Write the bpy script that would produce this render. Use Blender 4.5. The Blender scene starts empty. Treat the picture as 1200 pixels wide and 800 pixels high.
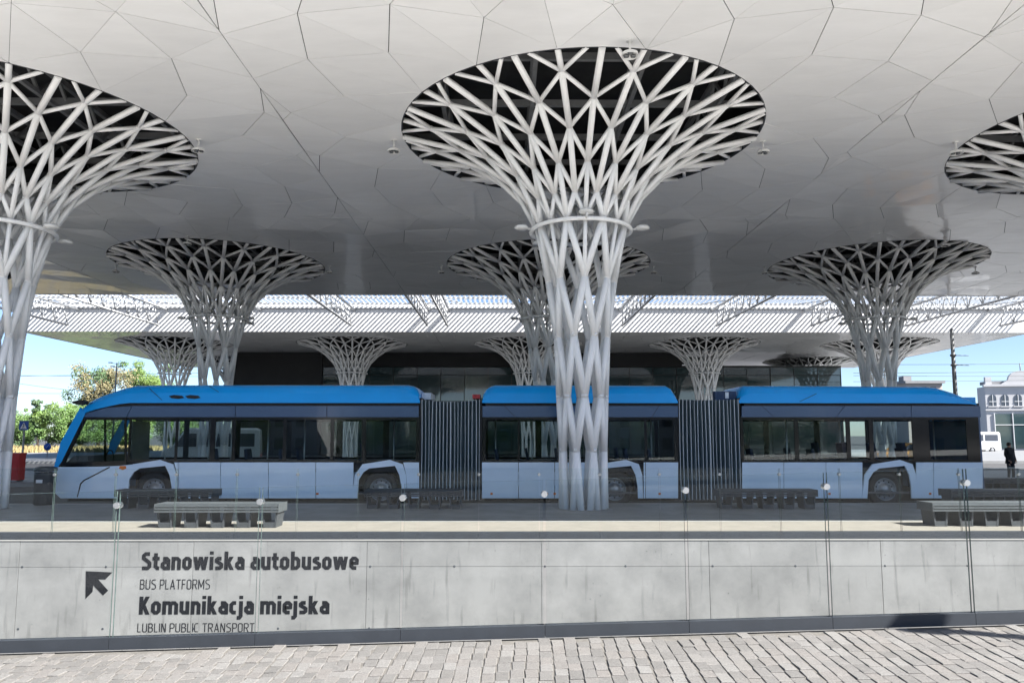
import bpy, bmesh, math, random
from math import sin, cos, pi, radians, sqrt, atan2, hypot
from mathutils import Vector, Matrix

random.seed(7)
scene = bpy.context.scene
COL = scene.collection

# ------------------------------------------------------------------ camera
EYE = 1.7155            # camera height above the platform (platform = 0)
F_PX, PITCH, CY, YAW = 886.61, 0.10633, 15.62, 0.0085
cam_data = bpy.data.cameras.new('camera')
cam = bpy.data.objects.new('camera', cam_data)
COL.objects.link(cam)
cam.location = (0, 0, EYE)
cam.rotation_euler = (pi / 2 + PITCH, 0, -YAW)
cam_data.sensor_width = 36.0
cam_data.lens = 36.0 * F_PX / 1200.0
cam_data.shift_y = CY / 1200.0
cam_data.clip_start = 0.05
cam_data.clip_end = 6000
scene.camera = cam

# ------------------------------------------------------------------ light
SUN_TO = Vector((0.95, -0.497, 1.0)).normalized()       # towards the sun
SUN_EL = math.asin(SUN_TO.z)
SUN_AZ = atan2(SUN_TO.x, SUN_TO.y)                       # clockwise from +Y
world = bpy.data.worlds.new('World')
scene.world = world
world.use_nodes = True
wn = world.node_tree.nodes
wl = world.node_tree.links
wn.clear()
sky = wn.new('ShaderNodeTexSky')
sky.sky_type = 'NISHITA'
sky.sun_disc = False
sky.sun_elevation = SUN_EL
sky.sun_rotation = SUN_AZ
sky.air_density = 0.65
sky.dust_density = 0.35
sky.ozone_density = 2.0
bg = wn.new('ShaderNodeBackground')
bg.inputs['Strength'].default_value = 0.05
wo = wn.new('ShaderNodeOutputWorld')
wl.new(sky.outputs[0], bg.inputs['Color'])
wl.new(bg.outputs[0], wo.inputs['Surface'])
sun_d = bpy.data.lights.new('sun', 'SUN')
sun_d.energy = 4.3
sun_d.angle = radians(0.5)
sun_d.color = (1.0, 0.965, 0.915)
sun = bpy.data.objects.new('sun', sun_d)
COL.objects.link(sun)
sun.location = SUN_TO * 80
sun.rotation_euler = SUN_TO.to_track_quat('Z', 'Y').to_euler()

scene.view_settings.view_transform = 'Standard'
scene.view_settings.look = 'None'
scene.view_settings.gamma = 1.0
scene.view_settings.exposure = 2.05
scene.view_settings.use_curve_mapping = False
scene.render.engine = 'CYCLES'
cy = scene.cycles
cy.max_bounces = 10
cy.diffuse_bounces = 5
cy.glossy_bounces = 4
cy.transmission_bounces = 4
cy.transparent_max_bounces = 24
cy.caustics_reflective = False
cy.caustics_refractive = False
cy.sample_clamp_indirect = 6.0
cy.use_denoising = True


# ------------------------------------------------------------------ pixel -> direction helpers (photograph is 1200 x 800)
def ray(px, py):
    a = (px - 600) / F_PX
    b = (400 + CY - py) / F_PX
    cp, sp = cos(PITCH), sin(PITCH)
    x, y, z = a, cp - b * sp, sp + b * cp
    c, s = cos(YAW), sin(YAW)
    return Vector((x * c + y * s, -x * s + y * c, z))


def at_y(px, py, D):
    r = ray(px, py)
    return r * (D / r.y) + Vector((0, 0, EYE))


def at_z(px, py, z):
    r = ray(px, py)
    return r * ((z - EYE) / r.z) + Vector((0, 0, EYE))


# ------------------------------------------------------------------ materials
def nd(nt, t, **kw):
    n = nt.nodes.new(t)
    for k, v in kw.items():
        setattr(n, k, v)
    return n


def mat(name, col, rough=0.5, metal=0.0, var=0.0, scale=4.0, bump=0.0, bscale=None, spec=0.5, detail=5.0,
        stretch=(1, 1, 1), coat=0.0, rvar=0.0, col2=None, coords='Object', tone=0.0):
    m = bpy.data.materials.new(name)
    m.use_nodes = True
    nt = m.node_tree
    b = nt.nodes['Principled BSDF']
    b.inputs['Base Color'].default_value = (*col, 1)
    b.inputs['Roughness'].default_value = rough
    b.inputs['Metallic'].default_value = metal
    b.inputs['Specular IOR Level'].default_value = spec
    if coat:
        b.inputs['Coat Weight'].default_value = coat
        b.inputs['Coat Roughness'].default_value = 0.06
    if var or bump or rvar or col2:
        tc = nd(nt, 'ShaderNodeTexCoord')
        mp = nd(nt, 'ShaderNodeMapping')
        mp.inputs['Scale'].default_value = stretch
        nt.links.new(tc.outputs[coords], mp.inputs[0])
        nz = nd(nt, 'ShaderNodeTexNoise')
        nz.inputs['Scale'].default_value = scale
        nz.inputs['Detail'].default_value = detail
        nz.inputs['Roughness'].default_value = 0.62
        nt.links.new(mp.outputs[0], nz.inputs['Vector'])
        if var or col2:
            mx = nd(nt, 'ShaderNodeMix', data_type='RGBA')
            c2 = col2 or tuple(max(0, c * (1 - var)) for c in col)
            c1 = col if col2 else tuple(min(1, c * (1 + var)) for c in col)
            mx.inputs[6].default_value = (*c1, 1)
            mx.inputs[7].default_value = (*c2, 1)
            rp = nd(nt, 'ShaderNodeMapRange')
            rp.inputs[1].default_value = 0.3
            rp.inputs[2].default_value = 0.7
            nt.links.new(nz.outputs[0], rp.inputs[0])
            nt.links.new(rp.outputs[0], mx.inputs[0])
            nt.links.new(mx.outputs[2], b.inputs['Base Color'])
            if tone:
                ge, oi = nd(nt, 'ShaderNodeNewGeometry'), nd(nt, 'ShaderNodeObjectInfo')
                ad = nd(nt, 'ShaderNodeMath', operation='ADD')
                nt.links.new(ge.outputs['Random Per Island'], ad.inputs[0])
                nt.links.new(oi.outputs['Random'], ad.inputs[1])
                fr = nd(nt, 'ShaderNodeMath', operation='FRACT')
                nt.links.new(ad.outputs[0], fr.inputs[0])
                tr_ = nd(nt, 'ShaderNodeMapRange')
                tr_.inputs[3].default_value = 1 - tone
                tr_.inputs[4].default_value = 1 + tone
                nt.links.new(fr.outputs[0], tr_.inputs[0])
                hs = nd(nt, 'ShaderNodeHueSaturation')
                nt.links.new(tr_.outputs[0], hs.inputs['Value'])
                nt.links.new(mx.outputs[2], hs.inputs['Color'])
                nt.links.new(hs.outputs[0], b.inputs['Base Color'])
        if rvar:
            rr = nd(nt, 'ShaderNodeMapRange')
            rr.inputs[3].default_value = rough - rvar
            rr.inputs[4].default_value = rough + rvar
            nt.links.new(nz.outputs[0], rr.inputs[0])
            nt.links.new(rr.outputs[0], b.inputs['Roughness'])
        if bump:
            nb = nd(nt, 'ShaderNodeTexNoise')
            nb.inputs['Scale'].default_value = bscale or scale * 4
            nb.inputs['Detail'].default_value = 4
            nt.links.new(mp.outputs[0], nb.inputs['Vector'])
            bp = nd(nt, 'ShaderNodeBump')
            bp.inputs['Strength'].default_value = 1.0
            bp.inputs['Distance'].default_value = bump
            nt.links.new(nb.outputs[0], bp.inputs['Height'])
            nt.links.new(bp.outputs[0], b.inputs['Normal'])
    return m


def glass_mat(name, tint, f0=0.04, gloss_rough=0.0, dirt=0.0, dirtcol=(0.6, 0.65, 0.68)):
    """thin pane: straight-through light with a Schlick reflection"""
    m = bpy.data.materials.new(name)
    m.use_nodes = True
    nt = m.node_tree
    nt.nodes.clear()
    out = nd(nt, 'ShaderNodeOutputMaterial')
    tr = nd(nt, 'ShaderNodeBsdfTransparent')
    tr.inputs[0].default_value = (*tint, 1)
    gl = nd(nt, 'ShaderNodeBsdfGlossy')
    gl.inputs['Color'].default_value = (1, 1, 1, 1)
    gl.inputs['Roughness'].default_value = gloss_rough
    lw = nd(nt, 'ShaderNodeLayerWeight')
    lw.inputs['Blend'].default_value = 0.5
    pw = nd(nt, 'ShaderNodeMath', operation='POWER')
    pw.inputs[1].default_value = 5
    nt.links.new(lw.outputs['Facing'], pw.inputs[0])
    ml = nd(nt, 'ShaderNodeMath', operation='MULTIPLY_ADD')
    ml.inputs[1].default_value = 1 - f0
    ml.inputs[2].default_value = f0
    nt.links.new(pw.outputs[0], ml.inputs[0])
    mx = nd(nt, 'ShaderNodeMixShader')
    nt.links.new(ml.outputs[0], mx.inputs[0])
    nt.links.new(tr.outputs[0], mx.inputs[1])
    nt.links.new(gl.outputs[0], mx.inputs[2])
    last = mx
    if dirt:
        df = nd(nt, 'ShaderNodeBsdfDiffuse')
        df.inputs[0].default_value = (*dirtcol, 1)
        tc = nd(nt, 'ShaderNodeTexCoord')
        nz = nd(nt, 'ShaderNodeTexNoise')
        nz.inputs['Scale'].default_value = 3
        nz.inputs['Detail'].default_value = 6
        nt.links.new(tc.outputs['Object'], nz.inputs['Vector'])
        mr = nd(nt, 'ShaderNodeMapRange')
        mr.inputs[1].default_value = 0.3
        mr.inputs[2].default_value = 0.8
        mr.inputs[3].default_value = dirt * 0.4
        mr.inputs[4].default_value = dirt * 1.6
        nt.links.new(nz.outputs[0], mr.inputs[0])
        m2 = nd(nt, 'ShaderNodeMixShader')
        nt.links.new(mr.outputs[0], m2.inputs[0])
        nt.links.new(mx.outputs[0], m2.inputs[1])
        nt.links.new(df.outputs[0], m2.inputs[2])
        last = m2
    nt.links.new(last.outputs[0], out.inputs[0])
    return m


M = {}
M['steel_white'] = mat('painted_white_steel', (0.87, 0.87, 0.865), 0.42, var=0.06, scale=2.2, rvar=0.08, stretch=(1, 1, .5))
M['ceil'] = mat('satin_ceiling_panel', (0.85, 0.85, 0.845), 0.33, metal=0.0, spec=0.8, var=0.035, scale=0.9, bump=0.0012,
                bscale=2.2, rvar=0.09, stretch=(1, 3, 1), coat=0.45, tone=0.05)
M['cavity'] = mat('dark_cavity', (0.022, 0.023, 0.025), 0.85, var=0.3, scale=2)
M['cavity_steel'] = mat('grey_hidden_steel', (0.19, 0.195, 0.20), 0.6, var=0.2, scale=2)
M['fascia'] = mat('white_fascia', (0.74, 0.74, 0.74), 0.5, var=0.05, scale=1.2)
M['slat'] = mat('white_slat', (0.74, 0.75, 0.76), 0.5, var=0.06, scale=2)
_nt = M['slat'].node_tree
_tl = nd(_nt, 'ShaderNodeBsdfTranslucent')
_tl.inputs[0].default_value = (0.80, 0.81, 0.82, 1)
_ms = nd(_nt, 'ShaderNodeMixShader')
_ms.inputs[0].default_value = 0.5
_nt.links.new(_nt.nodes['Principled BSDF'].outputs[0], _ms.inputs[1])
_nt.links.new(_tl.outputs[0], _ms.inputs[2])
_nt.links.new(_ms.outputs[0], _nt.nodes['Material Output'].inputs[0])
M['truss'] = mat('truss_paint', (0.52, 0.53, 0.54), 0.5, var=0.1, scale=2)
M['roof_top'] = mat('roof_membrane', (0.55, 0.55, 0.54), 0.8, var=0.1, scale=0.5)
M['asphalt'] = mat('asphalt', (0.062, 0.063, 0.066), 0.85, var=0.22, scale=0.6, bump=0.004, bscale=60)
M['pave_grey'] = mat('grey_granite_paving', (0.20, 0.205, 0.21), 0.6, var=0.16, scale=1.4, bump=0.001, bscale=40, rvar=0.1)
M['pave_sunlit_tint'] = mat('sunlit_tint_paving', (0.21, 0.187, 0.16), 0.75, var=0.12, scale=2.4, bump=0.001, bscale=60)  # warm sunlight put into the paving colour
M['pave_light'] = mat('light_paving', (0.25, 0.245, 0.235), 0.75, var=0.12, scale=2.4, bump=0.001, bscale=60)
M['ramp_concrete'] = mat('ramp_concrete', (0.58, 0.57, 0.55), 0.8, var=0.1, scale=1.5)
M['kerb'] = mat('kerb_granite', (0.33, 0.33, 0.32), 0.7, var=0.14, scale=6, bump=0.001)
M['plaza'] = mat('plaza_granite', (0.52, 0.51, 0.49), 0.8, var=0.12, scale=1.2, bump=0.004, bscale=11)
M['dark_rail'] = mat('dark_grey_rail', (0.030, 0.035, 0.043), 0.5, var=0.15, scale=5, rvar=0.1)
M['chrome'] = mat('brushed_steel', (0.42, 0.43, 0.44), 0.35, metal=1.0, var=0.05, scale=20)
M['black'] = mat('black_gloss', (0.008, 0.009, 0.011), 0.12, spec=0.5)
M['rubber'] = mat('rubber', (0.018, 0.018, 0.019), 0.75, var=0.3, scale=12)
M['rim'] = mat('wheel_steel', (0.34, 0.35, 0.36), 0.35, metal=0.6, var=0.15, scale=15)
M['blue'] = mat('bus_blue_paint', (0.0, 0.35, 0.86), 0.32, var=0.05, scale=1.5, coat=0.12)
M['cap_shade_navy'] = mat('navy_and_shaded_cap', (0.008, 0.035, 0.10), 0.6, var=0.2, scale=3)  # roof end caps coloured dark for their shade; also the navy roof box
M['blue_dark'] = mat('bus_slate_band', (0.055, 0.105, 0.20), 0.22, coat=0.3, var=0.04, scale=1)
M['bus_light'] = mat('bus_pale_blue_paint', (0.68, 0.82, 0.96), 0.2, var=0.04, scale=1.3, coat=0.9, bump=0.0008, bscale=1.1,
                     stretch=(1, 1, 1.6))
M['bus_silver'] = mat('bus_silver_arch', (0.56, 0.63, 0.72), 0.28, coat=0.3, var=0.04, scale=2)
M['bus_int'] = mat('bus_interior', (0.14, 0.14, 0.15), 0.7, var=0.15, scale=3)
M['bus_floor'] = mat('bus_floor', (0.09, 0.09, 0.095), 0.6, var=0.15, scale=3)
M['seat'] = mat('seat_fabric', (0.028, 0.04, 0.075), 0.85, var=0.25, scale=14)
M['handrail'] = mat('handrail', (0.55, 0.55, 0.52), 0.35, metal=0.5, var=0.05)
M['bellow'] = mat('bellows_rubber', (0.12, 0.165, 0.19), 0.55, var=0.15, scale=3, stretch=(1, 1, 0.3))
M['bellow_edge'] = mat('bellows_edge', (0.50, 0.545, 0.57), 0.45, var=0.12, scale=4)
M['red'] = mat('red_plastic', (0.48, 0.018, 0.02), 0.4, var=0.08, scale=4)
M['amber'] = mat('amber_lens', (0.75, 0.20, 0.03), 0.25, var=0.05)
M['glass'] = glass_mat('clear_glass', (0.955, 0.972, 0.970), 0.006, 0.0, dirt=0.0008)
M['bus_glass'] = glass_mat('tinted_bus_glass', (0.82, 0.86, 0.86), 0.03, 0.0)
M['screen_glass'] = glass_mat('windscreen_glass', (0.78, 0.82, 0.81), 0.03, 0.0)
M['glass_edge'] = mat('green_glass_edge', (0.07, 0.10, 0.095), 0.12, var=0.3, scale=9, spec=0.8)
M['facade_glass'] = mat('facade_glass', (0.03, 0.06, 0.064), 0.04, spec=1.0, coat=0.6, bump=0.0015, bscale=0.7, var=0.2, scale=0.4)
M['mullion'] = mat('mullion', (0.03, 0.035, 0.036), 0.5, var=0.1)
M['black_clad'] = mat('black_cladding', (0.012, 0.012, 0.013), 0.55, var=0.3, scale=1)
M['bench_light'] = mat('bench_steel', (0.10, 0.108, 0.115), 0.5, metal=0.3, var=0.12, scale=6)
M['bench_dark_and_shade'] = mat('bench_dark_and_shade_steel', (0.05, 0.054, 0.06), 0.5, var=0.12, scale=6)  # leg steel, and slats coloured darker for benches in the shade
M['bin'] = mat('bin_grey', (0.045, 0.05, 0.058), 0.5, var=0.12, scale=4)
M['letter'] = mat('dark_lettering', (0.012, 0.013, 0.016), 0.8, var=0.12, scale=12, spec=0.05)
M['sign_blue'] = mat('sign_blue', (0.01, 0.07, 0.33), 0.4, var=0.05)
M['sign_white'] = mat('sign_white', (0.8, 0.8, 0.8), 0.4, var=0.04)
M['pole'] = mat('galvanised_pole', (0.30, 0.31, 0.32), 0.5, metal=0.3, var=0.15, scale=4)
M['pole_dark'] = mat('dark_pole', (0.085, 0.09, 0.095), 0.6, var=0.2, scale=2)
M['wire'] = mat('wire', (0.03, 0.03, 0.03), 0.6, var=0.1)
M['bark'] = mat('bark', (0.10, 0.075, 0.055), 0.9, var=0.3, scale=5, bump=0.02)
M['leaf_a'] = mat('leaf_green', (0.095, 0.175, 0.04), 0.6, var=0.35, scale=0.9)
M['leaf_b'] = mat('leaf_dark', (0.06, 0.115, 0.04), 0.6, var=0.35, scale=0.9)
M['leaf_c'] = mat('leaf_brown', (0.19, 0.165, 0.08), 0.7, var=0.3, scale=0.9)
M['leaf_d'] = mat('leaf_lime', (0.13, 0.205, 0.04), 0.6, var=0.3, scale=0.9)
M['dry_grass'] = mat('dry_grass', (0.30, 0.24, 0.11), 0.9, var=0.3, scale=1.2, bump=0.05, bscale=3)
M['wall_white'] = mat('white_render', (0.50, 0.50, 0.51), 0.8, var=0.06, scale=0.8)
M['wall_pink'] = mat('pink_render', (0.42, 0.37, 0.34), 0.8, var=0.08, scale=0.8)
M['roof_grey'] = mat('grey_roof', (0.22, 0.22, 0.23), 0.7, var=0.1, scale=0.8)
M['window_dark'] = mat('window_dark', (0.05, 0.06, 0.085), 0.1, spec=0.8, var=0.2)
M['car_white'] = mat('car_white', (0.72, 0.73, 0.74), 0.25, coat=0.4, var=0.03)
M['car_orange'] = mat('car_orange', (0.62, 0.27, 0.03), 0.25, coat=0.4, var=0.03)
M['cloth_black'] = mat('black_coat', (0.014, 0.014, 0.016), 0.85, var=0.3, scale=9)
M['cloth_trouser'] = mat('dark_trousers', (0.03, 0.032, 0.04), 0.85, var=0.3, scale=9)
M['skin'] = mat('skin', (0.48, 0.29, 0.21), 0.55, var=0.08, scale=20)
M['hair'] = mat('hair', (0.03, 0.02, 0.014), 0.6, var=0.3, scale=30)
M['lamp_white'] = mat('lamp_housing', (0.7, 0.7, 0.69), 0.4, var=0.05)
M['lamp_lens'] = mat('lamp_lens', (0.10, 0.105, 0.11), 0.1, spec=0.8, var=0.1)


def concrete_mat():
    m = bpy.data.materials.new('cast_concrete')
    m.use_nodes = True
    nt = m.node_tree
    b = nt.nodes['Principled BSDF']
    b.inputs['Roughness'].default_value = 0.82
    tc = nd(nt, 'ShaderNodeTexCoord')
    oi = nd(nt, 'ShaderNodeObjectInfo')
    n1 = nd(nt, 'ShaderNodeTexNoise')
    n1.inputs['Scale'].default_value = 0.9
    n1.inputs['Detail'].default_value = 9
    n1.inputs['Roughness'].default_value = 0.66
    nt.links.new(tc.outputs['Object'], n1.inputs['Vector'])
    mp = nd(nt, 'ShaderNodeMapping')
    mp.inputs['Scale'].default_value = (9, 9, 0.9)
    nt.links.new(tc.outputs['Object'], mp.inputs[0])
    n2 = nd(nt, 'ShaderNodeTexNoise')
    n2.inputs['Scale'].default_value = 1.0
    n2.inputs['Detail'].default_value = 6
    nt.links.new(mp.outputs[0], n2.inputs['Vector'])
    r1 = nd(nt, 'ShaderNodeValToRGB')
    r1.color_ramp.elements[0].position = 0.32
    r1.color_ramp.elements[0].color = (0.135, 0.135, 0.135, 1)
    r1.color_ramp.elements[1].position = 0.62
    r1.color_ramp.elements[1].color = (0.215, 0.214, 0.212, 1)
    nt.links.new(n1.outputs[0], r1.inputs[0])
    r2 = nd(nt, 'ShaderNodeValToRGB')
    r2.color_ramp.elements[0].position = 0.27
    r2.color_ramp.elements[0].color = (0.6, 0.6, 0.595, 1)
    r2.color_ramp.elements[1].position = 0.42
    r2.color_ramp.elements[1].color = (1, 1, 1, 1)
    nt.links.new(n2.outputs[0], r2.inputs[0])
    mu = nd(nt, 'ShaderNodeMix', data_type='RGBA', blend_type='MULTIPLY')
    mu.inputs[0].default_value = 1.0
    nt.links.new(r1.outputs[0], mu.inputs[6])
    nt.links.new(r2.outputs[0], mu.inputs[7])
    # pores
    vo = nd(nt, 'ShaderNodeTexVoronoi')
    vo.inputs['Scale'].default_value = 9
    nt.links.new(tc.outputs['Object'], vo.inputs['Vector'])
    rp = nd(nt, 'ShaderNodeValToRGB')
    rp.color_ramp.elements[0].position = 0.05
    rp.color_ramp.elements[0].color = (0.45, 0.45, 0.45, 1)
    rp.color_ramp.elements[1].position = 0.11
    rp.color_ramp.elements[1].color = (1, 1, 1, 1)
    nt.links.new(vo.outputs[0], rp.inputs[0])
    # only some of the pores
    n3 = nd(nt, 'ShaderNodeTexNoise')
    n3.inputs['Scale'].default_value = 2.3
    nt.links.new(tc.outputs['Object'], n3.inputs['Vector'])
    r3 = nd(nt, 'ShaderNodeMapRange')
    r3.inputs[1].default_value = 0.5
    r3.inputs[2].default_value = 0.62
    nt.links.new(n3.outputs[0], r3.inputs[0])
    mu2 = nd(nt, 'ShaderNodeMix', data_type='RGBA', blend_type='MULTIPLY')
    nt.links.new(r3.outputs[0], mu2.inputs[0])
    nt.links.new(mu.outputs[2], mu2.inputs[6])
    nt.links.new(rp.outputs[0], mu2.inputs[7])
    # tone of each cast panel
    mr = nd(nt, 'ShaderNodeMapRange')
    mr.inputs[3].default_value = 0.93
    mr.inputs[4].default_value = 1.05
    nt.links.new(oi.outputs['Random'], mr.inputs[0])
    hs = nd(nt, 'ShaderNodeHueSaturation')
    nt.links.new(mr.outputs[0], hs.inputs['Value'])
    nt.links.new(mu2.outputs[2], hs.inputs['Color'])
    nt.links.new(hs.outputs[0], b.inputs['Base Color'])
    bp = nd(nt, 'ShaderNodeBump')
    bp.inputs['Distance'].default_value = 0.004
    nt.links.new(n1.outputs[0], bp.inputs['Height'])
    nt.links.new(bp.outputs[0], b.inputs['Normal'])
    return m


M['concrete'] = concrete_mat()


def cobble_mat():
    m = bpy.data.materials.new('granite_cobble')
    m.use_nodes = True
    nt = m.node_tree
    b = nt.nodes['Principled BSDF']
    b.inputs['Roughness'].default_value = 0.78
    ge = nd(nt, 'ShaderNodeNewGeometry')
    tc = nd(nt, 'ShaderNodeTexCoord')
    r = nd(nt, 'ShaderNodeValToRGB')
    e = r.color_ramp.elements
    e[0].position = 0.0
    e[0].color = (0.128, 0.123, 0.116, 1)
    e[1].position = 1.0
    e[1].color = (0.178, 0.173, 0.165, 1)
    for pos, c in ((0.3, (0.147, 0.142, 0.135)), (0.55, (0.16, 0.15, 0.14)), (0.8, (0.168, 0.161, 0.152))):
        q = e.new(pos)
        q.color = (*c, 1)
    n1 = nd(nt, 'ShaderNodeTexNoise')
    n1.inputs['Scale'].default_value = 95
    n1.inputs['Detail'].default_value = 5
    n1.inputs['Roughness'].default_value = 0.75
    nt.links.new(tc.outputs['Object'], n1.inputs['Vector'])
    oi = nd(nt, 'ShaderNodeObjectInfo')
    ad = nd(nt, 'ShaderNodeMath', operation='ADD')
    nt.links.new(ge.outputs['Random Per Island'], ad.inputs[0])
    nt.links.new(oi.outputs['Random'], ad.inputs[1])
    fr = nd(nt, 'ShaderNodeMath', operation='FRACT')
    nt.links.new(ad.outputs[0], fr.inputs[0])
    nt.links.new(fr.outputs[0], r.inputs[0])
    mr = nd(nt, 'ShaderNodeMapRange')
    mr.inputs[1].default_value = 0.3
    mr.inputs[2].default_value = 0.7
    mr.inputs[3].default_value = 0.60
    mr.inputs[4].default_value = 1.32
    nt.links.new(n1.outputs[0], mr.inputs[0])
    hs = nd(nt, 'ShaderNodeHueSaturation')
    nt.links.new(r.outputs[0], hs.inputs['Color'])
    nt.links.new(mr.outputs[0], hs.inputs['Value'])
    nt.links.new(hs.outputs[0], b.inputs['Base Color'])
    bp = nd(nt, 'ShaderNodeBump')
    bp.inputs['Distance'].default_value = 0.004
    nt.links.new(n1.outputs[0], bp.inputs['Height'])
    nt.links.new(bp.outputs[0], b.inputs['Normal'])
    return m


M['cobble'] = cobble_mat()
M['joint_sand'] = mat('joint_sand', (0.12, 0.113, 0.102), 0.95, var=0.25, scale=18, bump=0.003, bscale=80)


# ------------------------------------------------------------------ mesh helpers
class MB:
    def __init__(self, o=(0, 0, 0)):
        self.v, self.f, self.s, self.o = [], [], [], Vector(o)
        self.mi = []

    def add(self, vs, fs, smooth=False, mi=0):
        n = len(self.v)
        self.v += [tuple(Vector(p) - self.o) for p in vs]
        for f in fs:
            self.f.append(tuple(i + n for i in f))
            self.s.append(smooth)
            self.mi.append(mi)
        return self

    def box(self, x0, x1, y0, y1, z0, z1, mi=0):
        vs = [(x, y, z) for z in (z0, z1) for y in (y0, y1) for x in (x0, x1)]
        return self.add(vs, [(0, 2, 3, 1), (4, 5, 7, 6), (0, 1, 5, 4), (2, 6, 7, 3), (0, 4, 6, 2), (1, 3, 7, 5)], mi=mi)

    def tube(self, a, b, r, n=8, r2=None, caps=True, smooth=True, mi=0):
        a, b = Vector(a), Vector(b)
        r2 = r if r2 is None else r2
        d = (b - a).normalized()
        u = d.orthogonal().normalized()
        w = d.cross(u)
        vs = []
        for p, rr in ((a, r), (b, r2)):
            for i in range(n):
                t = 2 * pi * i / n
                vs.append(p + u * (rr * cos(t)) + w * (rr * sin(t)))
        self.add(vs, [(i, (i + 1) % n, n + (i + 1) % n, n + i) for i in range(n)], smooth, mi)
        if caps:
            k = len(self.v) - 2 * n
            self.f += [tuple(k + i for i in reversed(range(n))), tuple(k + n + i for i in range(n))]
            self.s += [False, False]
            self.mi += [mi, mi]
        return self

    def bar(self, a, b, w, h, up=(0, 0, 1), mi=0):
        a, b = Vector(a), Vector(b)
        d = (b - a).normalized()
        s = d.cross(Vector(up))
        if s.length < 1e-4:
            s = d.orthogonal()
        s = s.normalized() * (w / 2)
        t = s.cross(d).normalized() * (h / 2)
        vs = [p + q for p in (a, b) for q in (-s - t, s - t, s + t, -s + t)]
        return self.add(vs, [(0, 3, 2, 1), (4, 5, 6, 7), (0, 1, 5, 4), (1, 2, 6, 5), (2, 3, 7, 6), (3, 0, 4, 7)], mi=mi)

    def prism(self, poly, axis, c0, c1, smooth=False, mi=0):
        """extrude a 2-D outline along an axis ('x','y','z') from c0 to c1"""
        def P(a, b, c):
            return {'y': (a, c, b), 'x': (c, a, b), 'z': (a, b, c)}[axis]
        n = len(poly)
        vs = [P(a, b, c0) for a, b in poly] + [P(a, b, c1) for a, b in poly]
        fs = [tuple(range(n)), tuple(reversed(range(n, 2 * n)))]
        self.add(vs, fs, False, mi)
        k = len(self.v) - 2 * n
        for i in range(n):
            j = (i + 1) % n
            self.f.append((k + i, k + n + i, k + n + j, k + j))
            self.s.append(smooth)
            self.mi.append(mi)
        return self

    def lathe(self, prof, c=(0, 0, 0), axis='z', n=24, smooth=True, mi=0, close=False):
        c = Vector(c)
        vs = []
        for r, h in prof:
            for i in range(n):
                t = 2 * pi * i / n
                if axis == 'z':
                    p = Vector((r * cos(t), r * sin(t), h))
                elif axis == 'y':
                    p = Vector((r * cos(t), h, r * sin(t)))
                else:
                    p = Vector((h, r * cos(t), r * sin(t)))
                vs.append(c + p)
        fs = []
        m = len(prof)
        for k in range(m if close else m - 1):
            k2 = (k + 1) % m
            for i in range(n):
                j = (i + 1) % n
                fs.append((k * n + i, k * n + j, k2 * n + j, k2 * n + i))
        return self.add(vs, fs, smooth, mi)

    def mesh(self, name):
        me = bpy.data.meshes.new(name)
        me.from_pydata(self.v, [], self.f)
        me.polygons.foreach_set('use_smooth', self.s)
        me.polygons.foreach_set('material_index', self.mi)
        bm = bmesh.new()
        bm.from_mesh(me)
        bmesh.ops.recalc_face_normals(bm, faces=bm.faces)
        bm.to_mesh(me)
        bm.free()
        return me

    def build(self, name, m, parent=None):
        me = self.mesh(name)
        for q in (m if isinstance(m, (list, tuple)) else [m]):
            me.materials.append(M[q])
        return link(name, me, parent)


def link(name, me, parent=None):
    o = bpy.data.objects.new(name, me)
    COL.objects.link(o)
    if parent is not None:
        o.parent = parent
    return o


def tag(o, label=None, cat=None, group=None, kind=None):
    for k, v in (('label', label), ('category', cat), ('group', group), ('kind', kind)):
        if v:
            o[k] = v
    return o


def thing(name, loc, label, cat, group=None, rz=0.0):
    o = bpy.data.objects.new(name, None)
    o.empty_display_size = 0.3
    COL.objects.link(o)
    o.location = loc
    o.rotation_euler = (0, 0, rz)
    return tag(o, label, cat, group)


def copy_tree(o, parent=None):
    c = o.copy()
    COL.objects.link(c)
    c.parent = parent
    for ch in list(o.children):
        copy_tree(ch, c)
    return c


# ------------------------------------------------------------------ the setting
ROAD = -0.17
KERB_Y = 19.62
WALL_Y = 12.82
tag(MB().add([(-1600, WALL_Y + .3, ROAD), (1600, WALL_Y + .3, ROAD), (1600, 3200, ROAD), (-1600, 3200, ROAD)],
             [(0, 1, 2, 3)]).build('ground', 'asphalt'), kind='structure')
# platform along the near bay
plat = MB()
plat.box(-70, 70, 15.80, KERB_Y - 0.16, ROAD - .05, 0)
tag(plat.build('platform_pavement', 'pave_grey'), kind='structure')
tag(MB().box(-70, 70, 13.0, 15.46, ROAD - .05, 0.0).build('sunlit_tint_pavement', 'pave_sunlit_tint'), kind='structure')  # beige tint paints in the sunlit zone of the platform
tag(MB().box(-70, 70, 15.46, 15.62, ROAD - .05, 0.003).build('light_pavement_strip', 'pave_light'), kind='structure')
tag(MB().box(-70, 70, 15.62, 15.80, ROAD - .05, -0.012).build('drain_channel', 'dark_rail'), kind='structure')
kerb = tag(MB().box(-70, 70, KERB_Y - .16, KERB_Y - 0.02, ROAD - .06, -0.03).build('kerb', 'kerb'), kind='structure')
ks = MB().box(0, 0.99, KERB_Y - .16, KERB_Y, ROAD - .04, 0.004).mesh('kerb_stone')
ks.materials.append(M['kerb'])
for i in range(-13, 16):
    o = link('kerb_stone', ks, kerb)
    o.location.x = i * 1.0
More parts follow.
